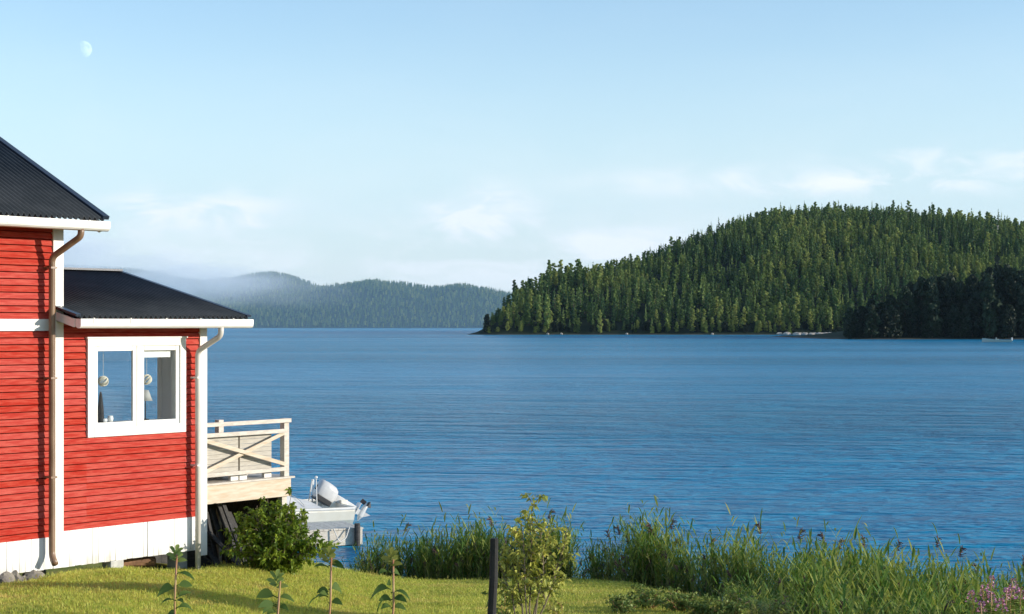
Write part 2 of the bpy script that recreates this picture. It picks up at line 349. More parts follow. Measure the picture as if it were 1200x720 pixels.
# ------------------------------------------------------------------ tree prototypes
def rot_z(V, a):
    c, s = math.cos(a), math.sin(a); return V@np.array([[c, s, 0], [-s, c, 0], [0, 0, 1]])
def trunk_np(H, r, n=6, top=0.05):
    a = np.arange(n)*2*math.pi/n; ring = np.stack([np.cos(a), np.sin(a), 0*a], 1)
    V = np.concatenate([ring*r, ring*r*top+np.array([0, 0, H])]); i = np.arange(n); j = (i+1) % n
    return V, np.stack([i, j, j+n, i+n], 1)
def conifer(seed, H=15.0, R=2.2, whorls=17, per=9, crown0=0.10, ragged=0.25, mat_='conifer'):
    rg = np.random.default_rng(seed); V, Q = trunk_np(H*0.97, 0.2); Vs = [V]; Qs = [Q]; mi = [0]*len(Q); off = len(V)
    for k in range(whorls):
        tt = k/(whorls-1); z = H*(crown0+(1-crown0)*tt); rad = R*(1-tt)**0.75*(0.85+ragged*rg.normal()*0.6)+0.12
        for j in range(max(4, int(per*(1-0.5*tt)))):
            a = rg.uniform(0, 2*math.pi); L = rad*rg.uniform(0.65, 1.15); w = 0.30*L+0.22; dr = rg.uniform(0.12, 0.5)*L
            zz = z+rg.normal()*0.25
            v = np.array([[0, 0, zz+0.15], [L*.5, w*.5, zz-dr*.2], [L, 0, zz-dr], [L*.5, -w*.5, zz-dr*.2], [L*.45, 0, zz-dr*.3-0.55*w-0.25]])
            v[1:4, 2] += rg.normal(size=3)*0.12
            v = rot_z(v, a); Vs.append(v)
            Qs.append(np.array([[0, 1, 2, 3], [0, 4, 2, 1]])+off); off += 5; mi += [1, 1]
    tip = np.array([[0.12, 0, H*.93], [0, 0.12, H*.93], [-0.1, -0.1, H*.93], [0, 0, H*1.02]]); Vs.append(tip)
    Qs.append(np.array([[0, 1, 3, 2]])+off); mi += [1]
    return np_mesh('conifer', np.concatenate(Vs), [np.concatenate(Qs)], [M['bark'], M[mat_]], mi)
def broadleaf(seed, H=12.0, R=3.0, lobes=16, leaves=60, leaf=0.55, crown0=0.18, mat_='birch', trunk_r=0.16):
    rg = np.random.default_rng(seed); V, Q = trunk_np(H*0.85, trunk_r, 6, 0.2); Vs = [V]; Qs = [Q]; mi = [0]*len(Q); off = len(V)
    for k in range(lobes):
        tt = (k+0.5)/lobes; z = H*(crown0+(0.97-crown0)*tt); a = k*2.4+rg.uniform(-.4, .4)
        env = R*math.sin(math.pi*min(1, (0.22+0.75*tt)))**0.7
        d = env*rg.uniform(0.15, 0.72); c = np.array([d*math.cos(a), d*math.sin(a), z])
        lr = R*rg.uniform(0.30, 0.5)*(1.1-0.5*tt)
        # limb
        bV, bQ = trunk_np(1, trunk_r*.35, 4, .3); p0 = np.array([0, 0, z*.75]); ax = c-p0; L = np.linalg.norm(ax); zz = ax/L
        xx = np.cross(zz, [0, 0, 1.0]); xx /= max(1e-6, np.linalg.norm(xx)); yy = np.cross(zz, xx)
        bV = bV[:, :1]*xx+bV[:, 1:2]*yy+bV[:, 2:]*ax+p0; Vs.append(bV); Qs.append(bQ+off); off += len(bV); mi += [0]*len(bQ)
        u = rg.normal(size=(leaves, 3)); u /= np.linalg.norm(u, axis=1)[:, None]
        pos = c+u*lr*rg.uniform(0.5, 1.1, (leaves, 1))*np.array([1, 1, 0.85])
        e1 = rg.normal(size=(leaves, 3)); e1 /= np.linalg.norm(e1, axis=1)[:, None]
        e2 = np.cross(e1, u+rg.normal(size=(leaves, 3))*.5); e2 /= np.linalg.norm(e2, axis=1)[:, None]+1e-6
        s = leaf*rg.uniform(0.5, 1.2, (leaves, 1))
        v = np.stack([pos-e1*s, pos+e2*s*.6, pos+e1*s, pos-e2*s*.6], 1).reshape(-1, 3); Vs.append(v)
        Qs.append(np.arange(leaves*4).reshape(-1, 4)+off); off += leaves*4; mi += [1]*leaves
    return np_mesh('broadleaf', np.concatenate(Vs), [np.concatenate(Qs)], [M['bark'], M[mat_]], mi)

spruces = [conifer(i, H=15+1.5*math.sin(i*2), R=1.9+0.35*(i % 3)) for i in range(5)]
pines = [broadleaf(20+i, H=15, R=1.9, lobes=18, leaves=48, leaf=0.5, crown0=0.12, mat_='conifer') for i in range(3)]
birches = [broadleaf(30+i, H=13, R=2.3, lobes=16, leaves=60, leaf=0.5, crown0=0.12, mat_='birch') for i in range(4)]
alders = [broadleaf(40+i, H=13, R=3.6, lobes=22, leaves=80, leaf=0.6, crown0=0.06, mat_='alder') for i in range(4)]
protos = spruces+pines+birches+alders           # indices 0-4, 5-7, 8-11, 12-15

def scatter(name, pts, protos_, idx, scl, rot, tilt=None):
    """a stuff object: points that instance one of the given meshes each"""
    pc = bpy.data.collections.new(name+'_kinds')
    for i, me in enumerate(protos_):
        o = bpy.data.objects.new('%s_kind_%02d' % (name, i), me); pc.objects.link(o)
    me = bpy.data.meshes.new(name); P = np.asarray(pts, np.float32)
    me.vertices.add(len(P)); me.vertices.foreach_set('co', P.ravel())
    a = me.attributes.new('idx', 'INT', 'POINT'); a.data.foreach_set('value', np.asarray(idx, np.int32))
    a = me.attributes.new('scl', 'FLOAT_VECTOR', 'POINT'); a.data.foreach_set('vector', np.asarray(scl, np.float32).ravel())
    a = me.attributes.new('rot', 'FLOAT_VECTOR', 'POINT'); a.data.foreach_set('vector', np.asarray(rot, np.float32).ravel())
    o = link(name, me)
    ng = bpy.data.node_groups.new(name+'_scatter', 'GeometryNodeTree')
    ng.interface.new_socket('Geometry', in_out='INPUT', socket_type='NodeSocketGeometry')
    ng.interface.new_socket('Geometry', in_out='OUTPUT', socket_type='NodeSocketGeometry')
    gi = ng.nodes.new('NodeGroupInput'); go = ng.nodes.new('NodeGroupOutput')
    ci = ng.nodes.new('GeometryNodeCollectionInfo'); ci.inputs[0].default_value = pc
    ci.inputs['Separate Children'].default_value = True; ci.inputs['Reset Children'].default_value = True
    ip = ng.nodes.new('GeometryNodeInstanceOnPoints'); ip.inputs['Pick Instance'].default_value = True
    def attr(n, ty):
        k = ng.nodes.new('GeometryNodeInputNamedAttribute'); k.data_type = ty; k.inputs[0].default_value = n; return k.outputs[0]
    ng.links.new(gi.outputs[0], ip.inputs['Points']); ng.links.new(ci.outputs[0], ip.inputs['Instance'])
    ng.links.new(attr('idx', 'INT'), ip.inputs['Instance Index']); ng.links.new(attr('scl', 'FLOAT_VECTOR'), ip.inputs['Scale'])
    ng.links.new(attr('rot', 'FLOAT_VECTOR'), ip.inputs['Rotation']); ng.links.new(ip.outputs[0], go.inputs[0])
    md = o.modifiers.new('scatter', 'NODES'); md.node_group = ng
    return o

# ------------------------------------------------------------------ wooded hill across the water (real terrain)
fm = mat('forest_floor', (0.014, 0.024, 0.012), 0.95, col2=(0.03, 0.04, 0.02), scale=.08, coord='Object', spec=.1)
t = fm.node_tree; b = t.nodes['Principled BSDF']; g = t.nodes.new('ShaderNodeNewGeometry'); s3 = t.nodes.new('ShaderNodeSeparateXYZ')
t.links.new(g.outputs['Position'], s3.inputs[0]); src = b.inputs['Base Color'].links[0].from_socket
zz = math_n(t, 'ADD', s3.outputs[2], math_n(t, 'MULTIPLY', noise_n(t, g.outputs['Position'], 0.15, 4, .6), 1.2))
t.links.new(mixc(t, maprange(t, zz, .75, 1.1), (0.09, 0.08, 0.06), src), b.inputs['Base Color'])

TH = 14.5
RID = [(540, 384, 862), (560, 380, 866), (585, 347, 885), (600, 335, 900), (640, 319, 935), (700, 304, 985), (750, 296, 1035), (800, 286, 1080), (850, 263, 1130), (880, 251, 1160),
       (920, 246, 1200), (960, 243, 1230), (1000, 242, 1255), (1040, 247, 1265), (1100, 251, 1280), (1150, 257, 1290), (1200, 263, 1300), (1300, 285, 1310), (1500, 330, 1320)]
RX = np.array([(u-600)/F*Y for u, v, Y in RID]); RY = np.array([Y for u, v, Y in RID])
RZ = np.array([max(0.3, ZC+(HZ-v)/F*Y-TH*(.9 if u > 585 else 1)) for u, v, Y in RID])
def hill_z(x, y):
    ys_ = 857+8*mnoise.noise(Vector((x*.012, 0, 0)))+(30*sm((-8-x)/30))
    yr = float(np.interp(x, RX, RY)); zr = float(np.interp(x, RX, RZ))
    if x < RX[0]: zr = 0.3-(RX[0]-x)*0.1
    if y < ys_: return max(-3, (y-ys_)*0.12)
    if y < yr: k = (y-ys_)/max(8, yr-ys_); base = zr*math.sin(min(1, k)*math.pi/2)**1.15
    else: base = zr*max(0.0, math.cos(min(1, (y-yr)/420)*math.pi/2))
    n = mnoise.fractal(Vector((x*.012, y*.012, 2)), 1, 2, 4)*6*min(1, (y-ys_)/90)*min(1, zr/20)
    return 0.35+base+n*.9+min(1.2, (y-ys_)*.12)-max(0, -16-x)*.25
xs = np.concatenate([np.arange(-60, 500, 6.0), np.arange(500, 900, 25.0)]); ys = np.arange(830, 1760, 7.0)
hillo = link('hill', grid_mesh('hill', xs, ys, hill_z, [fm])); tag(hillo, kind='structure')

# dark point on the right: low in the frame, climbing to a ridge outside it
def point_shore(x): return 563+6*mnoise.noise(Vector((x*.03, 5, 0)))-8*sm((x-150)/40)+60*sm((112-x)/14)
def point_z(x, y):
    d = min(x-108, y-point_shore(x), 720-y)
    up = sm((x-108)/60)*7+sm((x-184)/90)*66
    fade = sm((y-point_shore(x))/70)*sm((720-y)/60)
    return min(0.5, d*0.12)+up*max(0, fade)*(1+.1*mnoise.noise(Vector((x*.03, y*.03, 0)))) if d > 0 else max(-3, d*.15)
pt = link('terrain', grid_mesh('terrain', np.arange(84, 460, 6.0), np.arange(535, 750, 6.0), point_z, [fm])); tag(pt, kind='structure')

def far_ridge(name, prof, Y0, depth, th, y_front=None):
    """wooded ridge far across the lake; prof = (u, v) of its skyline"""
    X = np.array([(u-600)/F*(Y0+depth*.55) for u, v in prof]); Z = np.array([max(0.5, ZC+(HZ-v)/F*(Y0+depth*.55)-th) for u, v in prof])
    def zf(x, y):
        z = float(np.interp(x, X, Z)); k = (y-Y0)/depth
        s = math.sin(min(1, max(0, k/.55))*math.pi/2)**1.2 if k < .55 else math.cos((k-.55)/.45*math.pi/2)
        return -2+(z+2)*max(0, s)+mnoise.fractal(Vector((x*.004, y*.004, Y0)), 1, 2, 4)*16*min(1, max(0, k*3))
    o = link('hill', grid_mesh(name, np.arange(X[0], X[-1], 22.0), np.arange(Y0-20, Y0+depth, 22.0), zf, [fm])); tag(o, kind='structure')
    return zf, X[0], X[-1]
ridges = [far_ridge('far_hill', [(-300, 330), (0, 330), (120, 335), (200, 344), (260, 350), (330, 347), (400, 333), (440, 325), (470, 328), (505, 335), (540, 333), (590, 340), (700, 345), (900, 350)], 3350, 700, 13),
          far_ridge('farther_hill', [(-300, 270), (0, 305), (100, 309), (180, 316), (240, 323), (290, 321), (320, 318), (345, 323), (380, 335), (430, 345), (560, 352), (800, 360)], 4300, 800, 13)]

# trees on the hill: nearest ones as things of their own, the rest as one wood
cand = []
for gx in np.arange(-30, 470, 4.6):
    for gy in np.arange(856, 1330, 5.2):
        x = gx+RNG.uniform(-2.7, 2.7); y = gy+RNG.uniform(-3, 3); z = hill_z(x, y)
        yr = float(np.interp(x, RX, RY))
        if z < 0.7 or y > yr+45 or x < -14: continue
        u = 600+F*x/y
        if u > 1290: continue
        if 926 < u < 972 and y < 858: continue
        if 1158 < u < 1190 and 1150 < y < 1230 and RNG.uniform() < .6: continue
        if y > 880 and mnoise.noise(Vector((x*.05, y*.035, 4))) < -.28 and RNG.uniform() < .75: continue
        cand.append((x, y, z, y-(857+8*mnoise.noise(Vector((x*.012, 0, 0))))))
cand.sort(key=lambda c: c[3])
ip, ii, isc, irot = [], [], [], []
n_ind = {'spruce_tree': 0, 'birch_tree': 0, 'shrub': 0}
LAB = {'spruce_tree': ('dark spruce near the waterline of the wooded hill across the lake', 'tree', 'spruces along the foot of the wooded hill'),
       'birch_tree': ('lighter green broadleaf tree near the waterline of the wooded hill', 'tree', 'broadleaf trees along the foot of the wooded hill')}
for x, y, z, d in cand:
    cl_ = mnoise.noise(Vector((x*.013, y*.013, 7)))+RNG.normal()*.26
    light = cl_ > (0.02 if d < 45 else 0.22)
    if light: k = 8+RNG.integers(4)
    else: k = RNG.integers(5) if RNG.uniform() < .5 else 5+RNG.integers(3)
    s = (RNG.uniform(.9, 1.1) if RNG.uniform() < .06 else RNG.uniform(.5, .84))*(1.0 if d > 10 else RNG.uniform(.4, .8)); rz = RNG.uniform(0, 6.28)
    s *= 0.45+0.55*sm((x+16)/22)
    sxy = max(s, .6)*RNG.uniform(1.0, 1.4)
    u = 600+F*x/y
    kind = 'birch_tree' if k >= 8 else 'spruce_tree'
    if n_ind[kind] < 110 and u < 1010:
        n_ind[kind] += 1
        o = link(kind, protos[k]); o.location = (x, y, z-.2); o.scale = (sxy, sxy, s); o.rotation_euler = (0, 0, rz)
        tag(o, *LAB[kind])
    else:
        ip.append((x, y, z-.2)); ii.append(k); isc.append((sxy, sxy, s)); irot.append((RNG.normal()*.03, RNG.normal()*.03, rz))
# shrubs along the waterline
for k in range(95):
    u = RNG.uniform(590, 985); x = (u-600)/F*858; y = 857+8*mnoise.noise(Vector((x*.012, 0, 0)))+RNG.uniform(2.5, 9); z = hill_z(x, y)
    if 925 < u < 975 and RNG.uniform() < .6: continue
    q = 8+RNG.integers(8); s = RNG.uniform(.18, .42); o = link('shrub', protos[q]); o.location = (x, y, max(z, .2)-.3); o.scale = (s*1.5, s*1.5, s); o.rotation_euler = (0, 0, RNG.uniform(0, 6.28))
    tag(o, 'low bushy shrub at the water edge below the wooded hill', 'shrub', 'shrubs along the shore of the wooded hill')
# single trees the photo picks out
for u, v, Y, k, s, name, lab in ((641, 389, 862, 9, 1.5, 'birch_tree', 'tall pale yellow-green tree standing out against the dark left end of the wooded hill'),
                                 (571, 389, 860, 12, .72, 'broadleaf_tree', 'small dark round tree at the outermost left tip of the wooded point'),
                                 (703, 389, 861, 8, 1.0, 'birch_tree', 'broad light green tree at the waterline below the low middle of the hill'),
                                 (973, 389, 861, 10, .95, 'birch_tree', 'slim pale birch behind the right end of the shore boulders')):
    p = at(u, v, Y); o = link(name, protos[k]); o.location = (p.x, p.y, hill_z(p.x, p.y)-.2); o.scale = (s*.8, s*.8, s) if k != 12 else (s, s, s)
    tag(o, lab, 'tree')
# ridge outside the frame that shades the dark point
for gx in np.arange(188, 400, 6.5):
    for gy in np.arange(560, 705, 7.0):
        x = gx+RNG.uniform(-2.6, 2.6); y = gy+RNG.uniform(-3, 3)
        if point_z(x, y) < .6: continue
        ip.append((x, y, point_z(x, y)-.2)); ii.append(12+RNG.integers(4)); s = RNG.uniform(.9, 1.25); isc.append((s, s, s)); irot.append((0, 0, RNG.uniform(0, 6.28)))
# far ridges
for zf, xa, xb in ridges:
    Y0 = 3350 if zf is ridges[0][0] else 4300; dep = 700 if Y0 == 3350 else 800
    for gx in np.arange(xa, xb, 7.5):
        for gy in np.arange(Y0+8, Y0+dep*.62, 10.5):
            x = gx+RNG.uniform(-4, 4); y = gy+RNG.uniform(-6, 6); u = 600+F*x/y
            if not (60 < u < 640): continue
            z = zf(x, y)
            if z < .5: continue
            k = RNG.integers(5) if RNG.uniform() < .7 else 8+RNG.integers(4)
            ip.append((x, y, z-.2)); ii.append(k); s = RNG.uniform(.55, .85); isc.append((s*1.6, s*1.6, s)); irot.append((0, 0, RNG.uniform(0, 6.28)))
wood = scatter('forest', ip, protos, ii, isc, irot)
tag(wood, 'dense spruce forest covering the hills across the lake', 'forest', kind='stuff')

# dark trees of the right-hand point
TOPS = [(985, 378), (992, 362), (1010, 352), (1050, 342), (1075, 326), (1100, 317), (1140, 322), (1165, 312), (1200, 308), (1260, 304)]
TU = np.array([a for a, b_ in TOPS]); TV = np.array([b_ for a, b_ in TOPS])
n = 0
for gx in np.arange(110, 178, 4.6):
    for gy in (566, 571, 578, 587, 598):
        x = gx+RNG.uniform(-1.8, 1.8); y = gy+RNG.uniform(-2, 2); u = 600+F*x/y; z = point_z(x, y)
        if u < 992 or u > 1225 or z < .3: continue
        top = ZC+(HZ-float(np.interp(u, TU, TV)))/F*y
        h = (top-z)*RNG.uniform(.8, 1.04)*(1 if gy > 575 else RNG.uniform(.45, .9)); s = max(.18, h/13.2)
        w = min(max(s, .35), 1.15)
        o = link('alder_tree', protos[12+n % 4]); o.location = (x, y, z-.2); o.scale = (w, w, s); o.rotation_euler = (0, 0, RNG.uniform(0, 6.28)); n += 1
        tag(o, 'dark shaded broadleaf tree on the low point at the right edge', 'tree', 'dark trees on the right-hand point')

# boulders on the far shore
for i, u in enumerate((912, 920, 931, 936, 941, 949, 954, 959, 963, 966, 971, 983)):
    x = (u-600)/F*858; y = 857+8*mnoise.noise(Vector((x*.012, 0, 0)))+RNG.uniform(-2.5, 1); r = RNG.uniform(.8, 1.7); p = Vector((x, y, 0))
    o = link('boulder', blob(i, (r*1.5, r, r*.7), 2)); o.data.materials.append(M['shorestone']); o.location = (p.x, p.y, .35)
    tag(o, 'pale boulder in the row on the far shore below the wooded hill', 'boulder', 'pale boulders on the far shore')
for i, (u, w) in enumerate(((642, 'leftmost'), (658, 'second from left'), (735, 'third from left'), (834, 'rightmost'))):
    x = (u-600)/F*856; p = Vector((x, 855.5+8*mnoise.noise(Vector((x*.012, 0, 0))), 0)); o = link('boulder', blob(40+i, (.7, .6, .55), 2)); o.data.materials.append(M['shorestone']); o.location = (p.x, p.y, .4)
    tag(o, 'small white waterline rock, %s of four along the hill shore' % w, 'boulder')
p = at(1172, 284, 1190)
o = link('rock_outcrop', blob(77, (8, 4, 3.2), 3)); o.data.materials.append(M['shorestone']); o.location = (p.x, p.y, hill_z(p.x, p.y)+3.5)
tag(o, 'pale bare rock outcrop among the trees high on the right of the hill', 'rock')

# ------------------------------------------------------------------ moon: sunlit half-sphere far beyond everything, dark side cut away to shape its phase
mm = bpy.data.materials.new('moon_surface'); mm.use_nodes = True; t = mm.node_tree; t.nodes.remove(t.nodes['Principled BSDF'])
df = t.nodes.new('ShaderNodeBsdfDiffuse'); trn = t.nodes.new('ShaderNodeBsdfTransparent'); ad = t.nodes.new('ShaderNodeAddShader')
tcn = t.nodes.new('ShaderNodeTexCoord'); f = noise_n(t, tcn.outputs['Object'], 0.02, 4, .6)
t.links.new(mixc(t, maprange(t, f, .4, .62), (0.11, 0.11, 0.12), (0.05, 0.05, 0.06)), df.inputs[0])
t.links.new(df.outputs[0], ad.inputs[0]); t.links.new(trn.outputs[0], ad.inputs[1]); t.links.new(ad.outputs[0], t.nodes['Material Output'].inputs[0])
mp = at(98, 58, 20000); me = blob(1, (103, 103, 103), 5, 0.0); me.polygons.foreach_set('use_smooth', [True]*len(me.polygons))
mo = link('moon', me); mo.data.materials.append(mm); mo.location = mp; tag(mo, 'pale half moon high in the daytime sky above the house', 'moon')
import bmesh
bm = bmesh.new(); bm.from_mesh(me)
bmesh.ops.delete(bm, geom=[v for v in bm.verts if v.co.normalized().dot(sun_dir) < -0.02], context='VERTS')
for v in bm.verts: v.co = v.co.normalized()*96
bm.to_mesh(me); bm.free()

# ------------------------------------------------------------------ the red house (local: x along the wall, y into the house, z up from its base)
A = Vector((0.6364, 0.7714, 0)); W0 = Vector((-5.75, 23.0, 0)); ZB = -3.21
house = empty('red_house', (W0.x, W0.y, ZC+ZB), math.atan2(A.y, A.x), 'red wooden lakeside house with white trim and dark corrugated roofs', 'house')
def lz(zrel): return zrel-ZB
def to_world(s, d, zrel): return Vector((W0.x+A.x*s-A.y*d, W0.y+A.y*s+A.x*d, ZC+zrel))
def lap_boards(mb, s0, s1, z0, z1, pitch=0.088, y_in=0.038):
    z = z0
    while z < z1-1e-4:
        zt = min(z+pitch-0.014, z1); k = random.uniform(-.0015, .0015)
        mb.add([(s0, -0.034+k, z), (s1, -0.034+k, z), (s1, -0.021+k, zt), (s0, -0.021+k, zt), (s0, y_in, z), (s1, y_in, z), (s1, y_in, zt), (s0, y_in, zt)],
               [(0, 1, 2, 3), (0, 4, 5, 1), (0, 3, 7, 4), (1, 5, 6, 2), (2, 6, 7, 3)])
        z += pitch
# main block
mb = MB(); lap_boards(mb, -8, -0.545, lz(0.09), lz(1.42)); lap_boards(mb, -8, -0.545, lz(-2.79), lz(-0.066))
mb.box(-8, -0.50, 0.04, 7.0, lz(-2.79), lz(1.42))
mb.prism([(0, lz(1.42)), (7.0, lz(1.42)), (3.5, lz(3.12))], 0, -8, -0.50)
mw = mb.build('wall', M['red'], house)
mb = MB(); mb.box(-8, -0.545, -0.045, 0.0, lz(-0.066), lz(0.088)); mb.build('belt_board', M['white'], house)
mb = MB(); mb.box(-0.545, -0.383, -0.05, 0.0, lz(-3.21), lz(1.35)); mb.build('corner_board', M['white'], house, bevel=.004)
def skirt(s0, s1, ztop):
    mb = MB(); s = s0; w = 0.095
    while s < s1-1e-4:
        e = min(s+w, s1); mb.box(s+.003, e-.003, -0.04+random.uniform(-.002, .002), -0.012, lz(-3.21)+random.uniform(-.004, .004), lz(ztop)); s = e
    mb.box(s0, s1, -0.012, 0.01, lz(-3.2), lz(ztop)-.002)
    return mb
skirt(-8, -0.545, -2.79).build('skirting', M['skirt'], house)
mb = skirt(-0.383, 1.01, -2.73); mb.build('skirting', M['skirt'], house)
mb = skirt(1.018, 1.95, -2.73); mb.build('skirting', M['skirt'], house)
# annex walls round the window opening
wx0, wx1, wz0, wz1 = 0.0, 1.685, -1.507, -0.172
ox0, ox1, oz0, oz1 = wx0+.06, wx1-.06, wz0+.06, wz1-.06
mb = MB(); lap_boards(mb, -0.383, wx0, lz(-2.73), lz(0.06)); lap_boards(mb, wx1, 1.95, lz(-2.73), lz(0.06))
lap_boards(mb, wx0, wx1, lz(-2.73), lz(wz0)); lap_boards(mb, wx0, wx1, lz(wz1), lz(0.06))
for (a0, a1, b0, b1) in ((-.38, ox0, -2.73, .06), (ox1, 2.06, -2.73, .06), (ox0, ox1, -2.73, oz0), (ox0, ox1, oz1, .06)):
    mb.box(a0, a1, 0.039, 0.051, lz(b0), lz(b1))
mb.box(-.45, 2.06, 4.93, 4.95, lz(-2.9), lz(0.06))
# end wall towards the deck, with a wide glazed opening
for (a0, a1, b0, b1) in ((0.013, 0.92, -2.9, .06), (3.25, 4.93, -2.9, .06), (0.92, 3.25, -2.9, -2.35), (0.92, 3.25, -0.15, .06)):
    mb.box(2.045, 2.06, a0, a1, lz(b0), lz(b1))
mb.prism([(0.0, lz(.06)), (4.95, lz(.06)), (2.475, lz(.66))], 0, 2.045, 2.06)
mb.build('annex_wall', M['red'], house)
mb = MB(); mb.box(1.95, 2.08, -0.05, 0.0, lz(-3.3), lz(0.05)); mb.box(2.06, 2.08, 0.0, 0.12, lz(-3.3), lz(0.05)); mb.build('corner_board', M['white'], house, bevel=.004)
mb = MB()   # room lining
mb.box(-.47, 2.04, 0.053, 4.92, lz(-2.92), lz(-2.88)); mb.build('floor', M['roomdark'], house)
mb = MB(); mb.box(-.47, 2.04, 0.053, 4.92, lz(.03), lz(.05)); mb.box(-.49, -.47, .014, 4.92, lz(-2.9), lz(.03)); mb.box(-.47, 2.04, 4.9, 4.92, lz(-2.88), lz(.03))
for (a0, a1, b0, b1) in ((0.014, 0.92, -2.88, .03), (3.25, 4.9, -2.88, .03)): mb.box(2.03, 2.042, a0, a1, lz(b0), lz(b1))
mb.build('room_lining', M['room'], house)
# end window frame and panes
ew = MB()
for (a0, a1, b0, b1) in ((0.92, 1.0, -2.35, -.15), (3.17, 3.25, -2.35, -.15), (1.0, 3.17, -2.35, -2.27), (1.0, 3.17, -.23, -.15)): ew.box(2.02, 2.085, a0, a1, lz(b0), lz(b1))
ewo = ew.build('end_window', M['white'], house)
mb = MB(); mb.add([(2.05, 1.0, lz(-2.27)), (2.05, 3.17, lz(-2.27)), (2.05, 3.17, lz(-.23)), (2.05, 1.0, lz(-.23))], [(0, 1, 2, 3)]); mb.build('pane', M['glass'], ewo)
# front window: casing > two sashes > panes
cas = MB(); cw = 0.105
cas.box(wx0, wx0+cw, -.06, .0, lz(wz0), lz(wz1)); cas.box(wx1-cw, wx1, -.06, .0, lz(wz0), lz(wz1))
cas.box(wx0+cw, wx1-cw, -.06, .0, lz(wz1-cw), lz(wz1)); cas.box(wx0+cw, wx1-cw, -.062, .0, lz(wz0), lz(wz0+.125))
cas.box(wx0-.02, wx1+.02, -.075, -.0, lz(wz1), lz(wz1+.022))
for (a0, a1, b0, b1) in ((ox0, ox0+.045, oz0, oz1), (ox1-.045, ox1, oz0, oz1), (ox0+.045, ox1-.045, oz0, oz0+.045), (ox0+.045, ox1-.045, oz1-.045, oz1)): cas.box(a0, a1, .0, .14, lz(b0), lz(b1))
cas.box(ox0+.045, ox1-.045, .1401, .32, lz(oz0+.09), lz(oz0+.12))
mx_ = (wx0+wx1)/2+.015
cas.box(mx_-.03, mx_+.03, -.05, .0, lz(wz0+.125), lz(wz1-cw))
win = cas.build('window', M['white'], house, bevel=.004)
for (a0, a1) in ((wx0+cw, mx_-.03), (mx_+.03, wx1-cw)):
    b0, b1 = wz0+.125, wz1-cw; sw = .068
    s_ = MB()
    for q in ((a0, a0+sw, b0, b1), (a1-sw, a1, b0, b1), (a0+sw, a1-sw, b0, b0+sw), (a0+sw, a1-sw, b1-sw, b1)): s_.box(q[0]+.001, q[1]-.001, -.042, -.004, lz(q[2])+.001, lz(q[3])-.001)
    s_.build('sash', M['white'], win, bevel=.004)
    mb = MB(); mb.add([(a0+sw, -.024, lz(b0+sw)), (a1-sw, -.024, lz(b0+sw)), (a1-sw, -.024, lz(b1-sw)), (a0+sw, -.024, lz(b1-sw))], [(0, 1, 2, 3)]); mb.build('pane', M['glass'], win)
    if a0 > .5:
        mb = MB(); mb.box(a0+.03, a1-.1, .03, .045, lz(b1-.165), lz(b1-.02)); mb.build('blind', M['white'], win)

# roofs: corrugated sheets
def corrugated(name, s0, s1, dA, zA, dB, zB, amp=.026, pitch=.084, parent=None):
    n = int((s1-s0)/pitch*8); ss = np.linspace(s0, s1, n+1); w = amp*np.sin(2*math.pi*ss/pitch)
    ang = math.atan2(zB-zA, abs(dB-dA)); rows = []
    for th in (0.0, -.012):
        for (d, z) in ((dA, zA), (dB, zB)):
            rows.append(np.stack([ss, np.full(n+1, d), z+(w+th)/math.cos(ang)], 1))
    V = np.concatenate(rows); i = np.arange(n); k = n+1
    Q = [np.stack([i, i+1, i+1+k, i+k], 1), np.stack([i+2*k, i+3*k, i+1+3*k, i+1+2*k], 1), np.stack([i, i+2*k, i+1+2*k, i+1], 1), np.stack([i+k, i+1+k, i+1+3*k, i+3*k], 1)]
    return link(name, np_mesh(name, V, [np.concatenate(Q)], [M['roof']], smooth=False), parent)
def half_gutter(mb, s0, s1, d, z, r, n=8):
    dn = .062
    def ring(q): return [(d-q, z+.012)]+[(d+q*math.cos(a), z-dn+q*.9*math.sin(a)) for a in np.linspace(math.pi, 2*math.pi, n-1)]+[(d+q, z+.012)]
    prof = ring(r)+ring(r-.006)[::-1]
    k = len(prof); vs = [(s0, *q) for q in prof]+[(s1, *q) for q in prof]
    mb.add(vs, [(i, (i+1) % k, k+(i+1) % k, k+i) for i in range(k)])
    for s in (s0, s1): mb.add([(s, *q) for q in prof[:n+1]], [tuple(range(n+1))])
# main roof
roof = corrugated('roof', -8.4, -0.05, -.52, lz(1.415), 3.5, lz(1.415+4.02*.494), parent=house)
corrugated('roof_back', -8.4, -0.05, 7.52, lz(1.415), 3.5, lz(1.415+4.02*.494), parent=house)
mb = MB(); mb.beam((-.06, -.53, lz(1.43)), (-.06, 3.5, lz(1.43+4.03*.494)), .10, .05); mb.beam((-.06, 7.53, lz(1.43)), (-.06, 3.5, lz(1.43+4.03*.494)), .10, .05); mb.build('verge_trim', M['rooftrim'], roof)
mb = MB(); mb.beam((-.09, -.46, lz(1.30)), (-.09, 3.5, lz(1.30+3.96*.494)), .03, .14); mb.build('bargeboard', M['white'], roof)
mb = MB(); mb.box(-8.4, -.075, -.47, -.445, lz(1.25), lz(1.37)); mb.build('fascia', M['white'], roof, bevel=.003)
mb = MB(); mb.add([(-8.4, -.445, lz(1.31)), (-.09, -.445, lz(1.31)), (-.09, .0, lz(1.33)), (-8.4, .0, lz(1.33))], [(0, 3, 2, 1)]); mb.build('soffit', M['soffit'], roof)
mb = MB(); half_gutter(mb, -8.4, -0.04, -.535, lz(1.366), .062)
gut = mb.build('gutter', M['white'], house, smooth=False)
for s in np.arange(-2.85, -.1, .62):
    mb = MB(); mb.box(s-.012, s+.012, -.603, -.47, lz(1.379), lz(1.385)); mb.box(s-.012, s+.012, -.603, -.599, lz(1.30), lz(1.383)); mb.build('gutter_hook', M['palepipe'], gut)
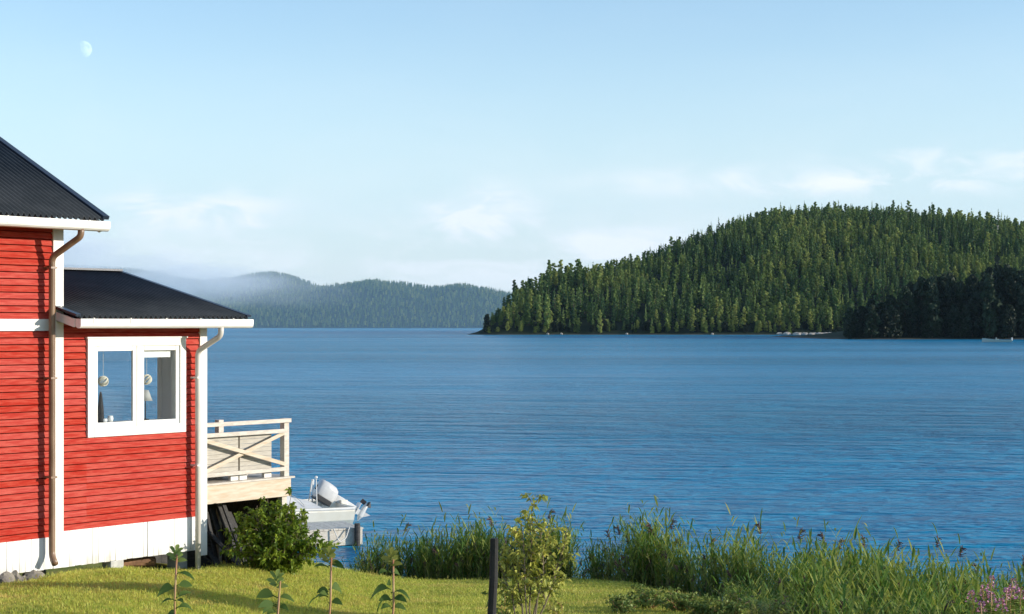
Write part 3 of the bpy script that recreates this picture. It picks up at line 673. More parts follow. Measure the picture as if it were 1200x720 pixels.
# annex roof
sl = .235
arf = corrugated('annex_roof', -.507, 2.46, -.52, lz(0.127), 2.475, lz(0.127+2.995*sl), parent=house)
corrugated('annex_roof_back', -.375, 2.46, 5.47, lz(0.127), 2.475, lz(0.127+2.995*sl), parent=house)
mb = MB(); mb.beam((2.45, -.53, lz(.139)), (2.45, 2.475, lz(.139+3.005*sl)), .08, .03); mb.beam((2.45, 5.48, lz(.139)), (2.45, 2.475, lz(.139+3.005*sl)), .08, .03)
mb.build('verge_trim', M['rooftrim'], arf)
mb = MB(); mb.beam((-.37, 2.475, lz(.158+2.995*sl)), (2.47, 2.475, lz(.158+2.995*sl)), .16, .03); mb.build('ridge_cap', M['rooftrim'], arf)
mb = MB(); mb.beam((-.50, -.53, lz(.139)), (-.50, -.052, lz(.139+.48*sl)), .08, .03); mb.build('verge_trim', M['rooftrim'], arf)
mb = MB(); mb.beam((-.50, -.46, lz(.035)), (-.50, -.052, lz(.035+.41*sl)), .025, .11); mb.build('bargeboard', M['white'], arf); mb = MB(); mb.beam((2.42, -.46, lz(.035)), (2.42, 2.475, lz(.035+2.93*sl)), .025, .11); mb.build('bargeboard', M['white'], arf)
mb = MB(); mb.box(-.507, 2.44, -.47, -.445, lz(-.01), lz(.085)); mb.build('fascia', M['white'], arf, bevel=.003)
mb = MB(); mb.add([(-.5, -.445, lz(.03)), (2.42, -.445, lz(.03)), (2.42, .0, lz(.055)), (-.5, .0, lz(.055))], [(0, 3, 2, 1)]); mb.build('soffit', M['soffit'], arf)
mb = MB(); half_gutter(mb, -.507, 2.48, -.535, lz(.080), .058); gut2 = mb.build('gutter', M['white'], house)
for s in np.arange(-.3, 2.4, .6):
    mb = MB(); mb.box(s-.012, s+.012, -.599, -.47, lz(.093), lz(.099)); mb.box(s-.012, s+.012, -.599, -.595, lz(.03), lz(.105)); mb.build('gutter_hook', M['palepipe'], gut2)
def smooth_path(pts, r=.07, k=5):
    pts = [Vector(p) for p in pts]; out = [pts[0]]
    for a, b_, c_ in zip(pts, pts[1:], pts[2:]):
        r_ = min(r, (a-b_).length*.45, (c_-b_).length*.45); p = b_+(a-b_).normalized()*r_; q = b_+(c_-b_).normalized()*r_
        for i in range(k+1):
            tt = i/k; out.append(p*(1-tt)**2+b_*2*tt*(1-tt)+q*tt*tt)
    return out+[pts[-1]]
def s_of(u, o):     # wall parameter of a photo column at an offset in front of the wall
    x0, y0 = W0.x+.7714*o, W0.y-.6364*o; k = (u-600)/F
    return (k*y0-x0)/(.6364-k*.7714)
s1 = s_of(95, .535); s2 = s_of(61, .155)
mb = MB(); mb.tube(smooth_path([(s1, -.535, lz(1.29)), (s1, -.535, lz(1.17)), (s2, -.155, lz(.90)), (s2, -.155, lz(-3.02)), (s2-.02, -.25, lz(-3.12))]), .043, 12)
dp = mb.build('downpipe', M['tanpipe'], house, smooth=True)
for z in (.75, -.7, -2.0):
    mb = MB(); mb.box(s2-.05, s2+.05, -.205, -.04, lz(z), lz(z+.025)); mb.build('pipe_bracket', M['tanpipe'], dp)
s1 = s_of(259, .535); s2 = s_of(232, .145)
mb = MB(); mb.tube(smooth_path([(s1, -.535, lz(0.0)), (s1, -.535, lz(-.14)), (s2, -.145, lz(-.36)), (s2, -.145, lz(-3.62))]), .04, 12)
dp = mb.build('downpipe', M['palepipe'], house, smooth=True)
for z in (-.75, -2.0):
    mb = MB(); mb.box(s2-.05, s2+.05, -.192, -.04, lz(z), lz(z+.025)); mb.build('pipe_bracket', M['palepipe'], dp)
mb = MB()
for s, d in ((-6, .3), (-3, .3), (0.9, 2.4), (1.9, .4), (1.9, 4.6), (-6, 6.5), (-.6, 6.5)): mb.box(s-.1, s+.1, d-.1, d+.1, lz(-4.4), lz(-2.92))
mb.build('foundation_piers', M['concrete'], house)

# foundation stones, block and log under the house
for i, (u, v, Y, r, lab) in enumerate(((4, 681, 22.0, (.14, .12, .13), 'grey foundation stone under the white skirting, leftmost of the row'),
                                       (17, 681, 22.1, (.10, .10, .14), 'upright tan foundation stone under the white skirting, second from the left edge'),
                                       (28, 684, 22.2, (.05, .08, .10), 'narrow dark foundation stone between the tan upright one and the grey cluster'),
                                       (39, 679, 22.35, (.15, .14, .12), 'broad rough grey foundation stone left of the tan downpipe'),
                                       (51, 681, 22.5, (.09, .09, .07), 'small brown foundation stone below the foot of the tan downpipe'))):
    p = at(u, v, Y); o = link('foundation_stone', blob(60+i, r, 3, .3, 1.1)); o.data.materials.append(M['stone']); o.location = p; o.rotation_euler = (0, 0, i*1.3)
    tag(o, lab, 'stone')
p = to_world(.50, .06, -3.3); mb = MB(); mb.box(-.11, .11, -.1, .1, -.14, .09); o = mb.build('concrete_block', M['concrete'], bevel=.012); o.location = p; o.rotation_euler = (0, 0, house.rotation_euler.z)
tag(o, 'pale concrete footing block under the white skirting of the house', 'block')
p = to_world(1.2, .5, -3.36); mb = MB(); mb.tube([(-.3, 0, 0), (0, .02, .01), (.32, 0, 0)], [.07, .075, .07], 10); o = mb.build('log', M['log'], smooth=False); o.location = p; o.rotation_euler = (0, 0.05, house.rotation_euler.z-.2)
tag(o, 'brown log lying in the dark gap under the house', 'log')

# things on the window sill
def place_in(o, s, d, z): o.location = to_world(s, d, z)
def orn(u, v, lab):
    s = s_of(u, -.1); Y = to_world(s, .1, 0).y; z = (HZ-v)/F*Y
    o = empty('hanging_ornament', to_world(s, .12, z), 0, lab, 'ornament')
    mb = MB(); rg = random.Random(u)
    for i in range(14):
        a = rg.uniform(0, 6.28); q = Vector((math.cos(a)*rg.uniform(.4, 1), math.sin(a)*rg.uniform(.4, 1), rg.uniform(-1, 1))).normalized()
        c = [q*.07*math.cos(x)+q.orthogonal().normalized()*.07*math.sin(x) for x in np.linspace(0, 6.28, 15)]; mb.tube(c, .006, 4, False)
    mb.build('ball', M['ornament'], o); mb = MB(); mb.tube([(0, 0, .07), (0, 0, .45)], .002, 4); mb.build('cord', M['ornament'], o)
orn(122, 447, 'round straw ball ornament hanging in the left pane of the window')
orn(173, 445, 'round straw ball ornament hanging above the lamp in the right pane')
sill = oz0+.122
s = s_of(173, -.15); o = empty('table_lamp', to_world(s, .2, sill), 0, 'small table lamp with grey tapered shade on the window sill', 'lamp')
mb = MB(); mb.lathe([(.055, 0), (.05, .015), (.008, .02), (.007, .30)], 12); mb.build('stand', M['black'], o, True)
mb = MB(); mb.lathe([(.10, .27), (.045, .42), (.043, .42), (.097, .27)], 16); mb.build('lamp_shade', M['lampshade'], o, True)
s = s_of(118, -.2); o = empty('table_lamp', to_world(s, .2, sill), 0, 'tall slim dark tapered lamp at the left end of the window sill', 'lamp')
mb = MB(); mb.lathe([(.05, 0), (.04, .2), (.02, .38), (.008, .42)], 10); mb.build('body', M['post'], o, True)
for u, h, lab in ((125, .05, 'small white cup on the window sill next to the dark lamp'), (132, .085, 'taller white jug on the window sill in the left pane')):
    s = s_of(u, -.12); mb = MB(); mb.lathe([(.03, 0), (.042, h*.5), (.035, h), (.03, h), (.03, .01)], 14); o = mb.build('cup', M['ceramic'], None, True); o.location = to_world(s, .17, sill); tag(o, lab, 'cup')

# ------------------------------------------------------------------ deck
DB = -2.28
dk = empty('wooden_deck', to_world(2.9, .7, -4.0), math.atan2(A.y, A.x), 'raised pine deck with cross braced railing at the end of the house', 'deck')
def dl(s, d, z): return (s-2.9, d-.7, z+4.0)
def dbox(mb, s0, s1, d0, d1, z0, z1): a = dl(s0, d0, z0); b_ = dl(s1, d1, z1); mb.box(a[0], b_[0], a[1], b_[1], a[2], b_[2])
mb = MB(); s = 2.09
for k in range(15):
    d0 = -.03+k*.108; dbox(mb, 2.09, 3.82, d0, d0+.102, DB-.028, DB)
mb.build('deck_boards', M['pinelight'], dk)
mb = MB(); dbox(mb, 2.09, 3.765, 0, .045, DB-.30, DB-.03); mb.build('front_beam', M['pine'], dk, bevel=.004)
mb = MB(); dbox(mb, 3.735, 3.78, .05, 1.55, DB-.30, DB-.03); dbox(mb, 2.09, 3.73, 1.5, 1.545, DB-.30, DB-.03); mb.build('side_beam', M['pine'], dk, bevel=.004)
for (s0, d0, zt, zb) in ((3.63, .0, -1.40, DB), (3.63, .05, DB-.30, -4.3), (3.60, 1.46, -1.475, -4.5), (2.12, 1.46, -1.475, -4.5)):
    mb = MB(); dbox(mb, s0, s0+.10, d0+.003, d0+.10, zb, zt); mb.build('post', M['pinelight'], dk, bevel=.004)
for z in (-1.432, -1.585, -2.16):
    mb = MB(); dbox(mb, 2.09, 3.63 if z < -1.45 else 3.74, -.036, 0, z-.03, z+.03); mb.build('rail', M['pinelight'], dk, bevel=.003)
mb = MB(); dbox(mb, 2.12, 3.66, 1.42, 1.455, -1.56, -1.51); mb.build('rail', M['pinelight'], dk)
for (za, zb, off) in ((-1.66, -2.09, -.014), (-2.11, -1.62, .012)):
    mb = MB(); mb.beam(dl(2.09, off, za), dl(3.63, off, zb), .024, .055); mb.build('brace', M['pine'], dk)
mb = MB()
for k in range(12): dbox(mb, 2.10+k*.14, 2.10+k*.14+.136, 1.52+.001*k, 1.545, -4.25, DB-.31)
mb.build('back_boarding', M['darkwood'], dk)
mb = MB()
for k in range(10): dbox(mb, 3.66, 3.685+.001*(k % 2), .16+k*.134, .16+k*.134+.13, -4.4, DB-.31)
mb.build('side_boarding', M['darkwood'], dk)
# slatted garden sofas seen from behind
for i, (u0, u1, lab) in enumerate(((233, 279.5, 'tan slatted garden sofa seen from behind, the left one next to the house corner'), (281, 318.5, 'tan slatted garden sofa seen from behind, the right one by the deck post'))):
    s0, s1 = s_of(u0, -.10), s_of(u1, -.10)
    gs = empty('garden_sofa', to_world((s0+s1)/2, .115, DB), math.atan2(A.y, A.x), lab, 'sofa'); w = (s1-s0)/2-.004
    mb = MB()
    for k in range(9): mb.box(-w, w, -.012, .012, .07+k*.066, .07+k*.066+.062)
    mb.box(-w, -w+.04, .013, .05, .07, .66); mb.box(w-.04, w, .013, .05, .07, .66); mb.build('backrest', M['rattan'], gs)
    mb = MB(); mb.box(-w, w, .051, .62, .22, .30); mb.build('seat', M['rattan'], gs)
    mb = MB(); mb.box(-w+.01, w-.01, .055, .61, .301, .40); mb.build('cushion', M['cushion'], gs, bevel=.03)
    for x in (-w+.07, w-.07):
        for y in (.02, .55): mb = MB(); mb.box(x-.07, x+.07, y-.03, y+.03, 0, .068 if y < .1 else .219); mb.build('foot', M['white'], gs)

# dark boards leaning under the deck
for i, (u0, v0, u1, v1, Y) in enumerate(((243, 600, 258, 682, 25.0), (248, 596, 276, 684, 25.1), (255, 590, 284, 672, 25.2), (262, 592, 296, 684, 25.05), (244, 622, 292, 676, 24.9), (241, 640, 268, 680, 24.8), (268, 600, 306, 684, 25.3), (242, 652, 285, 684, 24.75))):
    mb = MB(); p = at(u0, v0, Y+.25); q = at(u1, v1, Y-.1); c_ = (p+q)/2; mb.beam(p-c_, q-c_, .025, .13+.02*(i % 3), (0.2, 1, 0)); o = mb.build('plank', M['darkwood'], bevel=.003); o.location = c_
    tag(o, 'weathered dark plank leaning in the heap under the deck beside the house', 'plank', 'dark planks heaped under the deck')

# ------------------------------------------------------------------ motorboat with a cover and a tilted outboard
bp = at(397, 620, 38.9); bt = empty('motorboat', (bp.x, bp.y, 0), math.radians(180+26), 'cream motorboat with pale tarpaulin cover moored behind the deck', 'boat')
def hull_sec(x, L=5.2):
    k = x/L; b_ = 1.02*(1-max(0, (k-.35)/.65)**2.2); top = .47+.26*k*k; bot = -.28+.5*max(0, k-.72)**1.3*3
    return b_, top, bot
mb = MB(); secs = 16; prof = []
for i in range(secs):
    x = 5.2*i/(secs-1); b_, top, bot = hull_sec(x); b_ = max(b_, .02)
    prof.append([(x+.15*(1 if i == secs-1 else 0), -b_, top), (x, -b_*1.03, top-.09), (x, -b_*.96, .18), (x, -b_*.78, -.02), (x, 0, bot), (x, b_*.78, -.02), (x, b_*.96, .18), (x, b_*1.03, top-.09), (x, b_, top)])
n9 = 9; mb.add([q for r_ in prof for q in r_], [(i*n9+j, i*n9+j+1, (i+1)*n9+j+1, (i+1)*n9+j) for i in range(secs-1) for j in range(n9-1)])
mb.add(prof[0], [tuple(range(n9))[::-1]]); mb.build('hull', M['gel'], bt, smooth=False)
mb = MB(); mb.mi = 0
for sgn in (-1, 1):
    pts = []
    for i in range(12):
        x = 5.2*i/11; b_, top, bot = hull_sec(x); pts.append((x, sgn*(max(b_, .02)+.02), top-.03))
    mb.tube(pts, .03, 6)
    mb2 = MB(); mb2.tube([(q[0], q[1]*.985, .05) for q in pts], .018, 5); mb2.build('spray_rail', M['darkwood'], bt)
mb.build('rub_rail', M['white'], bt)
mb = MB(); rows = []
for i in range(13):
    x = .75+4.4*i/12; b_, top, bot = hull_sec(x); rz = top+.05+.60*sm((x-.5)/2.0)*(1-.5*sm((x-3.2)/2)); b_ = max(b_, .03)
    row = []
    for j in range(9):
        f = -1+j/4; y = f*b_*1.01; z = top+.0+(rz-top)*(1-abs(f)**1.3)-.025*math.sin(i*math.pi/2)**2*(1-abs(f))
        row.append((x, y, z))
    rows.append(row)
mb.add([q for r_ in rows for q in r_], [(i*9+j, i*9+j+1, (i+1)*9+j+1, (i+1)*9+j) for i in range(12) for j in range(8)])
mb.add(rows[0], [tuple(range(9))]); mb.build('cover', M['tarp'], bt, smooth=True)
mb = MB(); mb.box(.0, .74, -.93, .93, .28, .32); mb.box(.0, .06, -.97, .97, .32, .46); mb.build('splash_well', M['gel'], bt)
for x in (1.1, 1.7, 2.4):
    b_, top, bot = hull_sec(x); rz = top+.05+.60*sm((x-.5)/2.0); mb = MB()
    mb.tube([(x+.05, b_*1.05, top-.06), (x+.02, b_*.8, top+(rz-top)*.26+.02), (x, b_*.4, top+(rz-top)*.72+.02), (x, 0, rz+.012), (x, -b_*.5, top+(rz-top)*.62+.02), (x+.05, -b_*1.05, top-.06)], .007, 5); mb.build('cover_rope', M['cushion'], bt)
# outboard, tilted
ob = link('outboard_motor', bpy.data.meshes.new('outboard_motor'), bt); me_ = MB()
rg_ = [( .08, .10, 0), (.16, .13, .03), (.21, .16, .12), (.225, .165, .28), (.215, .155, .42), (.17, .12, .475), (.06, .05, .49)]
vs = []; nn = 14
for (rx, ry, z) in rg_:
    vs += [(rx*math.copysign(abs(math.cos(a))**.55, math.cos(a)), ry*math.copysign(abs(math.sin(a))**.55, math.sin(a)), z) for a in [2*math.pi*j/nn for j in range(nn)]]
me_.add(vs, [(i*nn+j, i*nn+(j+1) % nn, (i+1)*nn+(j+1) % nn, (i+1)*nn+j) for i in range(len(rg_)-1) for j in range(nn)]+[tuple(range(nn))[::-1]])
bpy.data.objects.remove(ob)
obm = me_.build('outboard_motor', M['silver'], bt, smooth=True); obm.location = (.10, 0, .58); obm.rotation_euler = (0, math.radians(58), 0); obm.scale = (1.05, 1.05, 1.05)
mb = MB(); mb.box(.125, .238, -.170, .170, .06, .43); mb.build('front_panel', M['black'], obm, bevel=.01)
mb = MB(); mb.box(-.09, .07, -.07, .07, -.55, 0.02); mb.box(-.20, .08, -.11, .11, -.57, -.55); mb.build('leg', M['silver'], obm, bevel=.012)
mb = MB(); mb.tube([(-.26, 0, -.72), (-.18, 0, -.72), (.05, 0, -.72), (.16, 0, -.72)], [.03, .055, .06, .01], 10); mb.box(-.07, .05, -.02, .02, -.72, -.572); mb.prism([(-.08, -.76), (.06, -.76), (-.08, -.92)], 1, -.012, .012); mb.build('gearcase', M['silver'], obm)
mb = MB()
for k in range(3):
    a = k*2.094; d = Vector((0, math.cos(a), math.sin(a))); mb.beam(Vector((-.25, 0, -.72))+d*.03, Vector((-.27, 0, -.72))+d*.15, .012, .10, (1, .5, 0))
mb.build('propeller', M['black'], obm)
mb = MB(); mb.box(-.16, .0, -.16, .16, .22, .54); mb.build('transom_bracket', M['gel'], bt, bevel=.01)
mb = MB()
for y in (-.12, .12): mb.tube([(.56, y-.35, .44), (.50, y*.35-.35, .98)], .018, 8)
mb.tube([(.54, -.44, .62), (.54, -.26, .62)], .015, 8); mb.tube([(.50, -.392, .98), (.50, -.308, .98)], .018, 8)
mb.build('boarding_ladder', M['white'], bt)
mb = MB(); mb.tube([(.70, .5, .44), (.72, .5, 1.08)], .01, 6); mb.lathe([(.0, 0), (.035, .02), (.035, .05), (.0, .07)], 8, (.72, .5, 1.08)); mb.build('stern_light', M['white'], bt)

# low jetty in front of the boat
jt = empty('jetty', ((368-600)/F*35.2, 35.2, 0), math.radians(25), 'low pale timber jetty at the water behind the green bush', 'jetty')
mb = MB()
for k in range(26): x = -1.95+k*.108; mb.box(x, x+.101, -.62, .62, .33+.002*(k % 3), .365+.002*(k % 3))
mb.build('planks', M['jetty'], jt)
mb = MB(); mb.box(-1.95, .84, -.60, -.56, .02, .325); mb.box(.80, .84, -.559, .6, .02, .325); mb.build('side_boards', M['jetty'], jt)
for x in (-1.8, -.5, .70):
    mb = MB(); mb.tube([(x, -.68, -1.1), (x, -.68, .46)], .06, 10); mb.build('pile', M['darkwood'], jt)
mb = MB(); mb.tube(smooth_path([(.55, -.64, .40), (.45, -.70, .18), (.30, -.72, .10), (.20, -.66, .37)], .05), .012, 6); mb.build('mooring_rope', M['cushion'], jt)
# small boat by the far point
fb = at(1168, 401, 474); ft = empty('rowing_boat', (fb.x, fb.y, 0), math.radians(180-4), 'small pale green open boat with outboard by the dark point', 'boat')
mb = MB(); prof = []
for i in range(10):
    x = -4+8*i/9; k = (x+4)/8; b_ = .85*(1-max(0, (k-.4)/.6)**2)+.03; top = .55+.55*k**2
    prof.append([(x, -b_, top), (x, -b_*.8, .05), (x, 0, -.15), (x, b_*.8, .05), (x, b_, top), (x, b_*.88, top), (x, 0, .15), (x, -b_*.88, top)])
mb.add([q for r_ in prof for q in r_], [(i*8+j, i*8+(j+1) % 8, (i+1)*8+(j+1) % 8, (i+1)*8+j) for i in range(9) for j in range(8)]); mb.add(prof[0], [tuple(range(8))[::-1]])
mb.build('hull', M['boatgreen'], ft)
mb = MB(); mb.box(-4.35, -3.95, -.18, .18, .3, 1.25); mb.build('outboard_motor', M['cushion'], ft, bevel=.1)
mb = MB(); mb.box(-.5, .3, -.4, .4, .2, .85); mb.box(.1, .2, -.4, .4, .85, 1.25); mb.build('console', M['boatgreen'], ft, bevel=.05)

# ------------------------------------------------------------------ plants
def leaf_np(pos, dirs, L, W, fold=.25, droop=.0, ups=None, rg=RNG):
    """simple folded leaves -> V, T"""
    n = len(pos); d = dirs/np.linalg.norm(dirs, axis=1)[:, None]
    up = np.tile([0, 0, 1.0], (n, 1))+rg.normal(size=(n, 3))*.45; s = np.cross(d, up); s /= np.linalg.norm(s, axis=1)[:, None]+1e-6
    nn = np.cross(s, d); L = np.asarray(L).reshape(-1, 1)*np.ones((n, 1)); W = np.asarray(W).reshape(-1, 1)*np.ones((n, 1))
    mid = pos+d*L*.45; tip = pos+d*L-np.array([0, 0, 1.0])*L*droop
    V = np.stack([pos, mid+s*W*.5+nn*W*fold, tip, mid-s*W*.5+nn*W*fold], 1).reshape(-1, 3)
    i = np.arange(n)*4; T = np.concatenate([np.stack([i, i+1, i+2], 1), np.stack([i, i+2, i+3], 1)])
    return V, T
def leaves_obj(name, V, T, m, parent): return link(name, np_mesh(name, V, [T], [m]), parent)
def woody(name, loc, label, cat, stems, leaf_m, twig_m, seed, n_tw=6, leaves_per=14, L=.06, W=.03, droop=.3, r0=.012, group=None, leafpart='foliage', stempart='branches', spread_=.3, tw_len=.3, low=.25):
    """stems: list of polylines (local); twigs grow from the upper part and carry leaves"""
    rg = np.random.default_rng(seed); o = empty(name, loc, 0, label, cat, group); mb = MB(); P_ = []; D_ = []
    for st in stems:
        st = [Vector(p) for p in st]; mb.tube(st, [r0*(1-.75*i/(len(st)-1)) for i in range(len(st))], 6)
        segs = len(st)-1
        for k in range(n_tw):
            tt = low+(1-low)*(k+rg.uniform(0, 1))/n_tw; f = min(tt*segs, segs-1e-3); i = int(f); p = st[i].lerp(st[i+1], f-i)
            ax = (st[i+1]-st[i]).normalized(); d = Vector(rg.normal(size=3)); d = (d-ax*d.dot(ax)).normalized()*.8+ax*.5+Vector((0, 0, .15))
            ln = tw_len*rg.uniform(.5, 1.1)*(1.15-.5*tt); q = p+d.normalized()*ln; mid = p.lerp(q, .5)+Vector((0, 0, .08*ln))
            mb.tube([p, mid, q], [r0*.35, r0*.25, r0*.12], 4)
            for j in range(leaves_per):
                f2 = rg.uniform(.15, 1.05); pp = p.lerp(mid, f2*2) if f2 < .5 else mid.lerp(q, f2*2-1)
                P_.append(np.array(pp)+rg.normal(size=3)*.012); D_.append(np.array(d.normalized())*.5+rg.normal(size=3)*.6)
    P_ = np.array(P_); D_ = np.array(D_); V, T = leaf_np(P_, D_, L*rg.uniform(.6, 1.2, len(P_)), W*rg.uniform(.7, 1.2, len(P_)), droop=droop, rg=rg)
    leaves_obj(leafpart, V, T, leaf_m, o); mb.build(stempart, twig_m, o); return o
def gstem(h, sx_, sy_, rg, k=6, wob=.03):
    return [(sx_*(i/k)**1.2+rg.normal()*wob*(i > 0), sy_*(i/k)**1.2+rg.normal()*wob*(i > 0), h*i/k) for i in range(k+1)]

# green bush in front of the deck
rg = np.random.default_rng(3); stems = []
for i in range(70):
    a = rg.uniform(0, 6.28); r = .80*rg.uniform(.02, 1)**.6; h = rg.uniform(.8, 1.02)*(1.05-.6*(r/.80)**2); stems.append(gstem(h, r*math.cos(a), r*math.sin(a)*.7, rg))
stems.append(gstem(1.2, .28, 0, rg)); stems.append(gstem(1.12, -.12, 0, rg)); stems.append(gstem(.45, .78, .1, rg)); stems.append(gstem(.5, .7, -.1, rg)); stems.append(gstem(.45, -.75, .0, rg))
X0 = (322-600)/F*24.6
woody('bush', (X0, 24.6, ground_z(X0, 24.6)-.03), 'rounded bright green bush in front of the deck beside the dark planks', 'bush', stems, M['bush'], M['twig'], 5, n_tw=9, leaves_per=12, L=.085, W=.05, tw_len=.24, low=.06)
# young tree with yellowish leaves and the dark post
TX = (621-600)/F*15; rg = np.random.default_rng(11); gz = ground_z(TX, 15)
top = lambda v: ZC+(HZ-v)/F*15-gz
stems = [gstem(top(584), .0, .05, rg, wob=.015), gstem(top(620), .18, -.05, rg, wob=.015), gstem(top(640), -.18, .08, rg, wob=.015), gstem(top(634), .30, .05, rg, wob=.015), gstem(top(612), -.08, -.08, rg, wob=.015), gstem(top(655), -.26, 0, rg, wob=.015), gstem(top(610), .1, .1, rg, wob=.015)]
woody('young_tree', (TX, 15, gz-.02), 'young slender tree with yellow-green leaves beside the dark post', 'tree', stems, M['sapling'], M['twig'], 8, n_tw=18, leaves_per=10, L=.060, W=.036, tw_len=.24, r0=.011, low=.46, droop=.4, leafpart='crown', stempart='trunk')
px = (577-600)/F*14.4; pz = ground_z(px, 14.4); mb = MB(); hh = ZC+(HZ-631)/F*14.4-pz
mb.tube([(-.03, 0, -.2), (-.01, .005, .4), (.01, .0, hh*.7), (.016, 0, hh-.01), (.016, 0, hh)], [.038, .037, .036, .035, .028], 10)
po = mb.build('fence_post', M['post'], None); po.location = (px, 14.4, pz); tag(po, 'dark tarred wooden post standing beside the young tree', 'post')
# weedy plants by the tree and on the bank
for i, (u, Y, vtop, n_, sp, lab) in enumerate(((658, 15.5, 684, 5, .13, 'small leafy weed with pale new leaves right of the young tree'),
                                          (588, 15.2, 672, 4, .12, 'dark leafy weed at the foot of the dark post'),
                                          (735, 20.6, 698, 12, .30, 'low green weed clump at the left end of the bank'),
                                          (765, 21.4, 687, 16, .36, 'tallest leafy weed clump at the edge of the lawn'),
                                          (797, 20.8, 693, 14, .34, 'leafy weed clump in the middle of the bank before the reeds'),
                                          (826, 20.2, 702, 12, .3, 'yellowish low weed clump at the right end of the bank'),
                                          (856, 20.0, 704, 12, .3, 'low green weed clump under the tallest reeds'))):
    x = (u-600)/F*Y; gz = ground_z(x, Y); rg = np.random.default_rng(70+i); h = max(.15, ZC+(HZ-vtop)/F*Y-gz)
    st = []
    for k in range(n_): a = rg.uniform(0, 6.28); r = sp*rg.uniform(.2, 1); st.append(gstem(h*rg.uniform(.6, 1), r*math.cos(a), r*math.sin(a), rg, 5, .015))
    woody('weed_clump', (x, Y, gz-.02), lab, 'plant', st, M['weed'] if i != 0 else M['sapling'], M['redstem'], 90+i, n_tw=7, leaves_per=8, L=.06, W=.03, tw_len=.13, r0=.006, low=.2)

# tall stalks with broad leaves close to the camera
def arch_leaf(mb, p, az_, L, W, droop, lift):
    d = Vector((math.cos(az_), math.sin(az_), 0)); ro = .8+.55*math.sin(p[2]*91+az_*3); s = Vector((-d.y, d.x, 0))*math.cos(ro)+Vector((0, 0, math.sin(ro)*(1 if d.x > 0 else -1))); rows = []
    prof = [(0, .06), (.12, .55), (.3, .95), (.5, 1), (.7, .8), (.88, .42), (1, .03)]
    for f, w in prof:
        c_ = Vector(p)+d*(L*f*(1-.25*droop*f))+Vector((0, 0, L*(lift*f-droop*f*f))); rows.append([c_-s*W*.5*w+Vector((0, 0, .18*W*w)), c_, c_+s*W*.5*w+Vector((0, 0, .18*W*w))])
    mb.add([q for r_ in rows for q in r_], [(i*3+j, i*3+j+1, (i+1)*3+j+1, (i+1)*3+j) for i in range(len(rows)-1) for j in range(2)])
STALKS = [(206, 650, 7.0, 'reddish stalk with broad leaves in front of the white skirting, leftmost of the four', 0, [(690, 3.05, .105, .5, .1), (700, .6, .07, .45, .5), (703, 3.6, .06, .6, .2), (672, .1, .075, .55, .1), (686, .2, .06, .2, .05), (712, .4, .07, .6, .3)]),
          (324, 680, 6.6, 'short stalk with narrow spreading leaves in front of the green bush', 0, [(699, 3.0, .085, .3, .25), (700, .05, .075, .3, .05), (710, 3.5, .06, .6, .1), (708, 3.9, .07, .3, .2), (712, .5, .05, .5, .3)]),
          (385, 652, 6.8, 'red stalk with yellow top and drooping leaves beside the green bush', 1, [(699, 3.0, .09, .7, .15), (690, .2, .07, .9, .35), (706, .15, .055, .4, .25), (662, .1, .06, .5, .2), (664, 2.9, .05, .5, .3)]),
          (458, 654, 6.7, 'yellowish stalk with drooping leaves before the reeds, rightmost of the four', 1, [(690, 3.1, .10, .8, .15), (703, 3.0, .06, .9, .1), (694, .1, .07, .8, .3), (702, .2, .065, .3, .3), (670, 2.9, .06, .4, .3), (672, .2, .06, .5, .25), (712, .3, .06, .4, .3)])]
for i, (u, vt, Y, lab, yel, lv) in enumerate(STALKS):
    x = (u-600)/F*Y; gz = ground_z(x, Y); H = ZC+(HZ-vt)/F*Y-gz; rg = np.random.default_rng(200+i)
    o = empty('leafy_stalk', (x, Y, gz), 0, lab, 'plant'); lean = .012*(1 if i == 3 else rg.normal()*.4)
    st = [(lean*((k/7)-.75)*8*.5+.006*math.sin(k*1.9+i), .006*math.cos(k*1.3+i), H*k/7) for k in range(8)]
    mb = MB(); mb.tube(st, [.0075-.0036*k/7 for k in range(8)], 7); mb.build('stem', M['redstem'], o, True)
    mb = MB()
    for (v, a, L, dr, lf) in lv:
        z = ZC+(HZ-v)/F*Y-gz; mb.tube([(0, 0, z-.004), (.015*math.cos(a), .015*math.sin(a), z+.004)], .0025, 5)
        arch_leaf(mb, (.012*math.cos(a), .012*math.sin(a), z), a+rg.normal()*.4, L*rg.uniform(.8, 1.2), L*rg.uniform(.36, .52), dr*rg.uniform(.8, 1.4), lf)
    for k in range(16):  # hidden lower leaves
        arch_leaf(mb, (0, 0, H*rg.uniform(.1, .45)), rg.uniform(0, 6.28), .09, .045, .5, .2)
    for k in range(7): arch_leaf(mb, (0, 0, H*rg.uniform(.62, .80)), rg.uniform(0, 6.28), rg.uniform(.02, .045), .016, .6, .3)
    for k in range(3): arch_leaf(mb, (0, 0, H*rg.uniform(.80, .92)), rg.uniform(0, 6.28), .055, .026, .45, .35)
    mb.build('leaves', M['bigleaf'], o, True)
    mb = MB()
    for k in range(12): arch_leaf(mb, (0, 0, H-.03+.004*k), k*2.4, .05-.002*k, .019, .25, .35+.07*k)
    mb.build('top_leaves', M['tipleaf'] if yel else M['weed'], o, True)

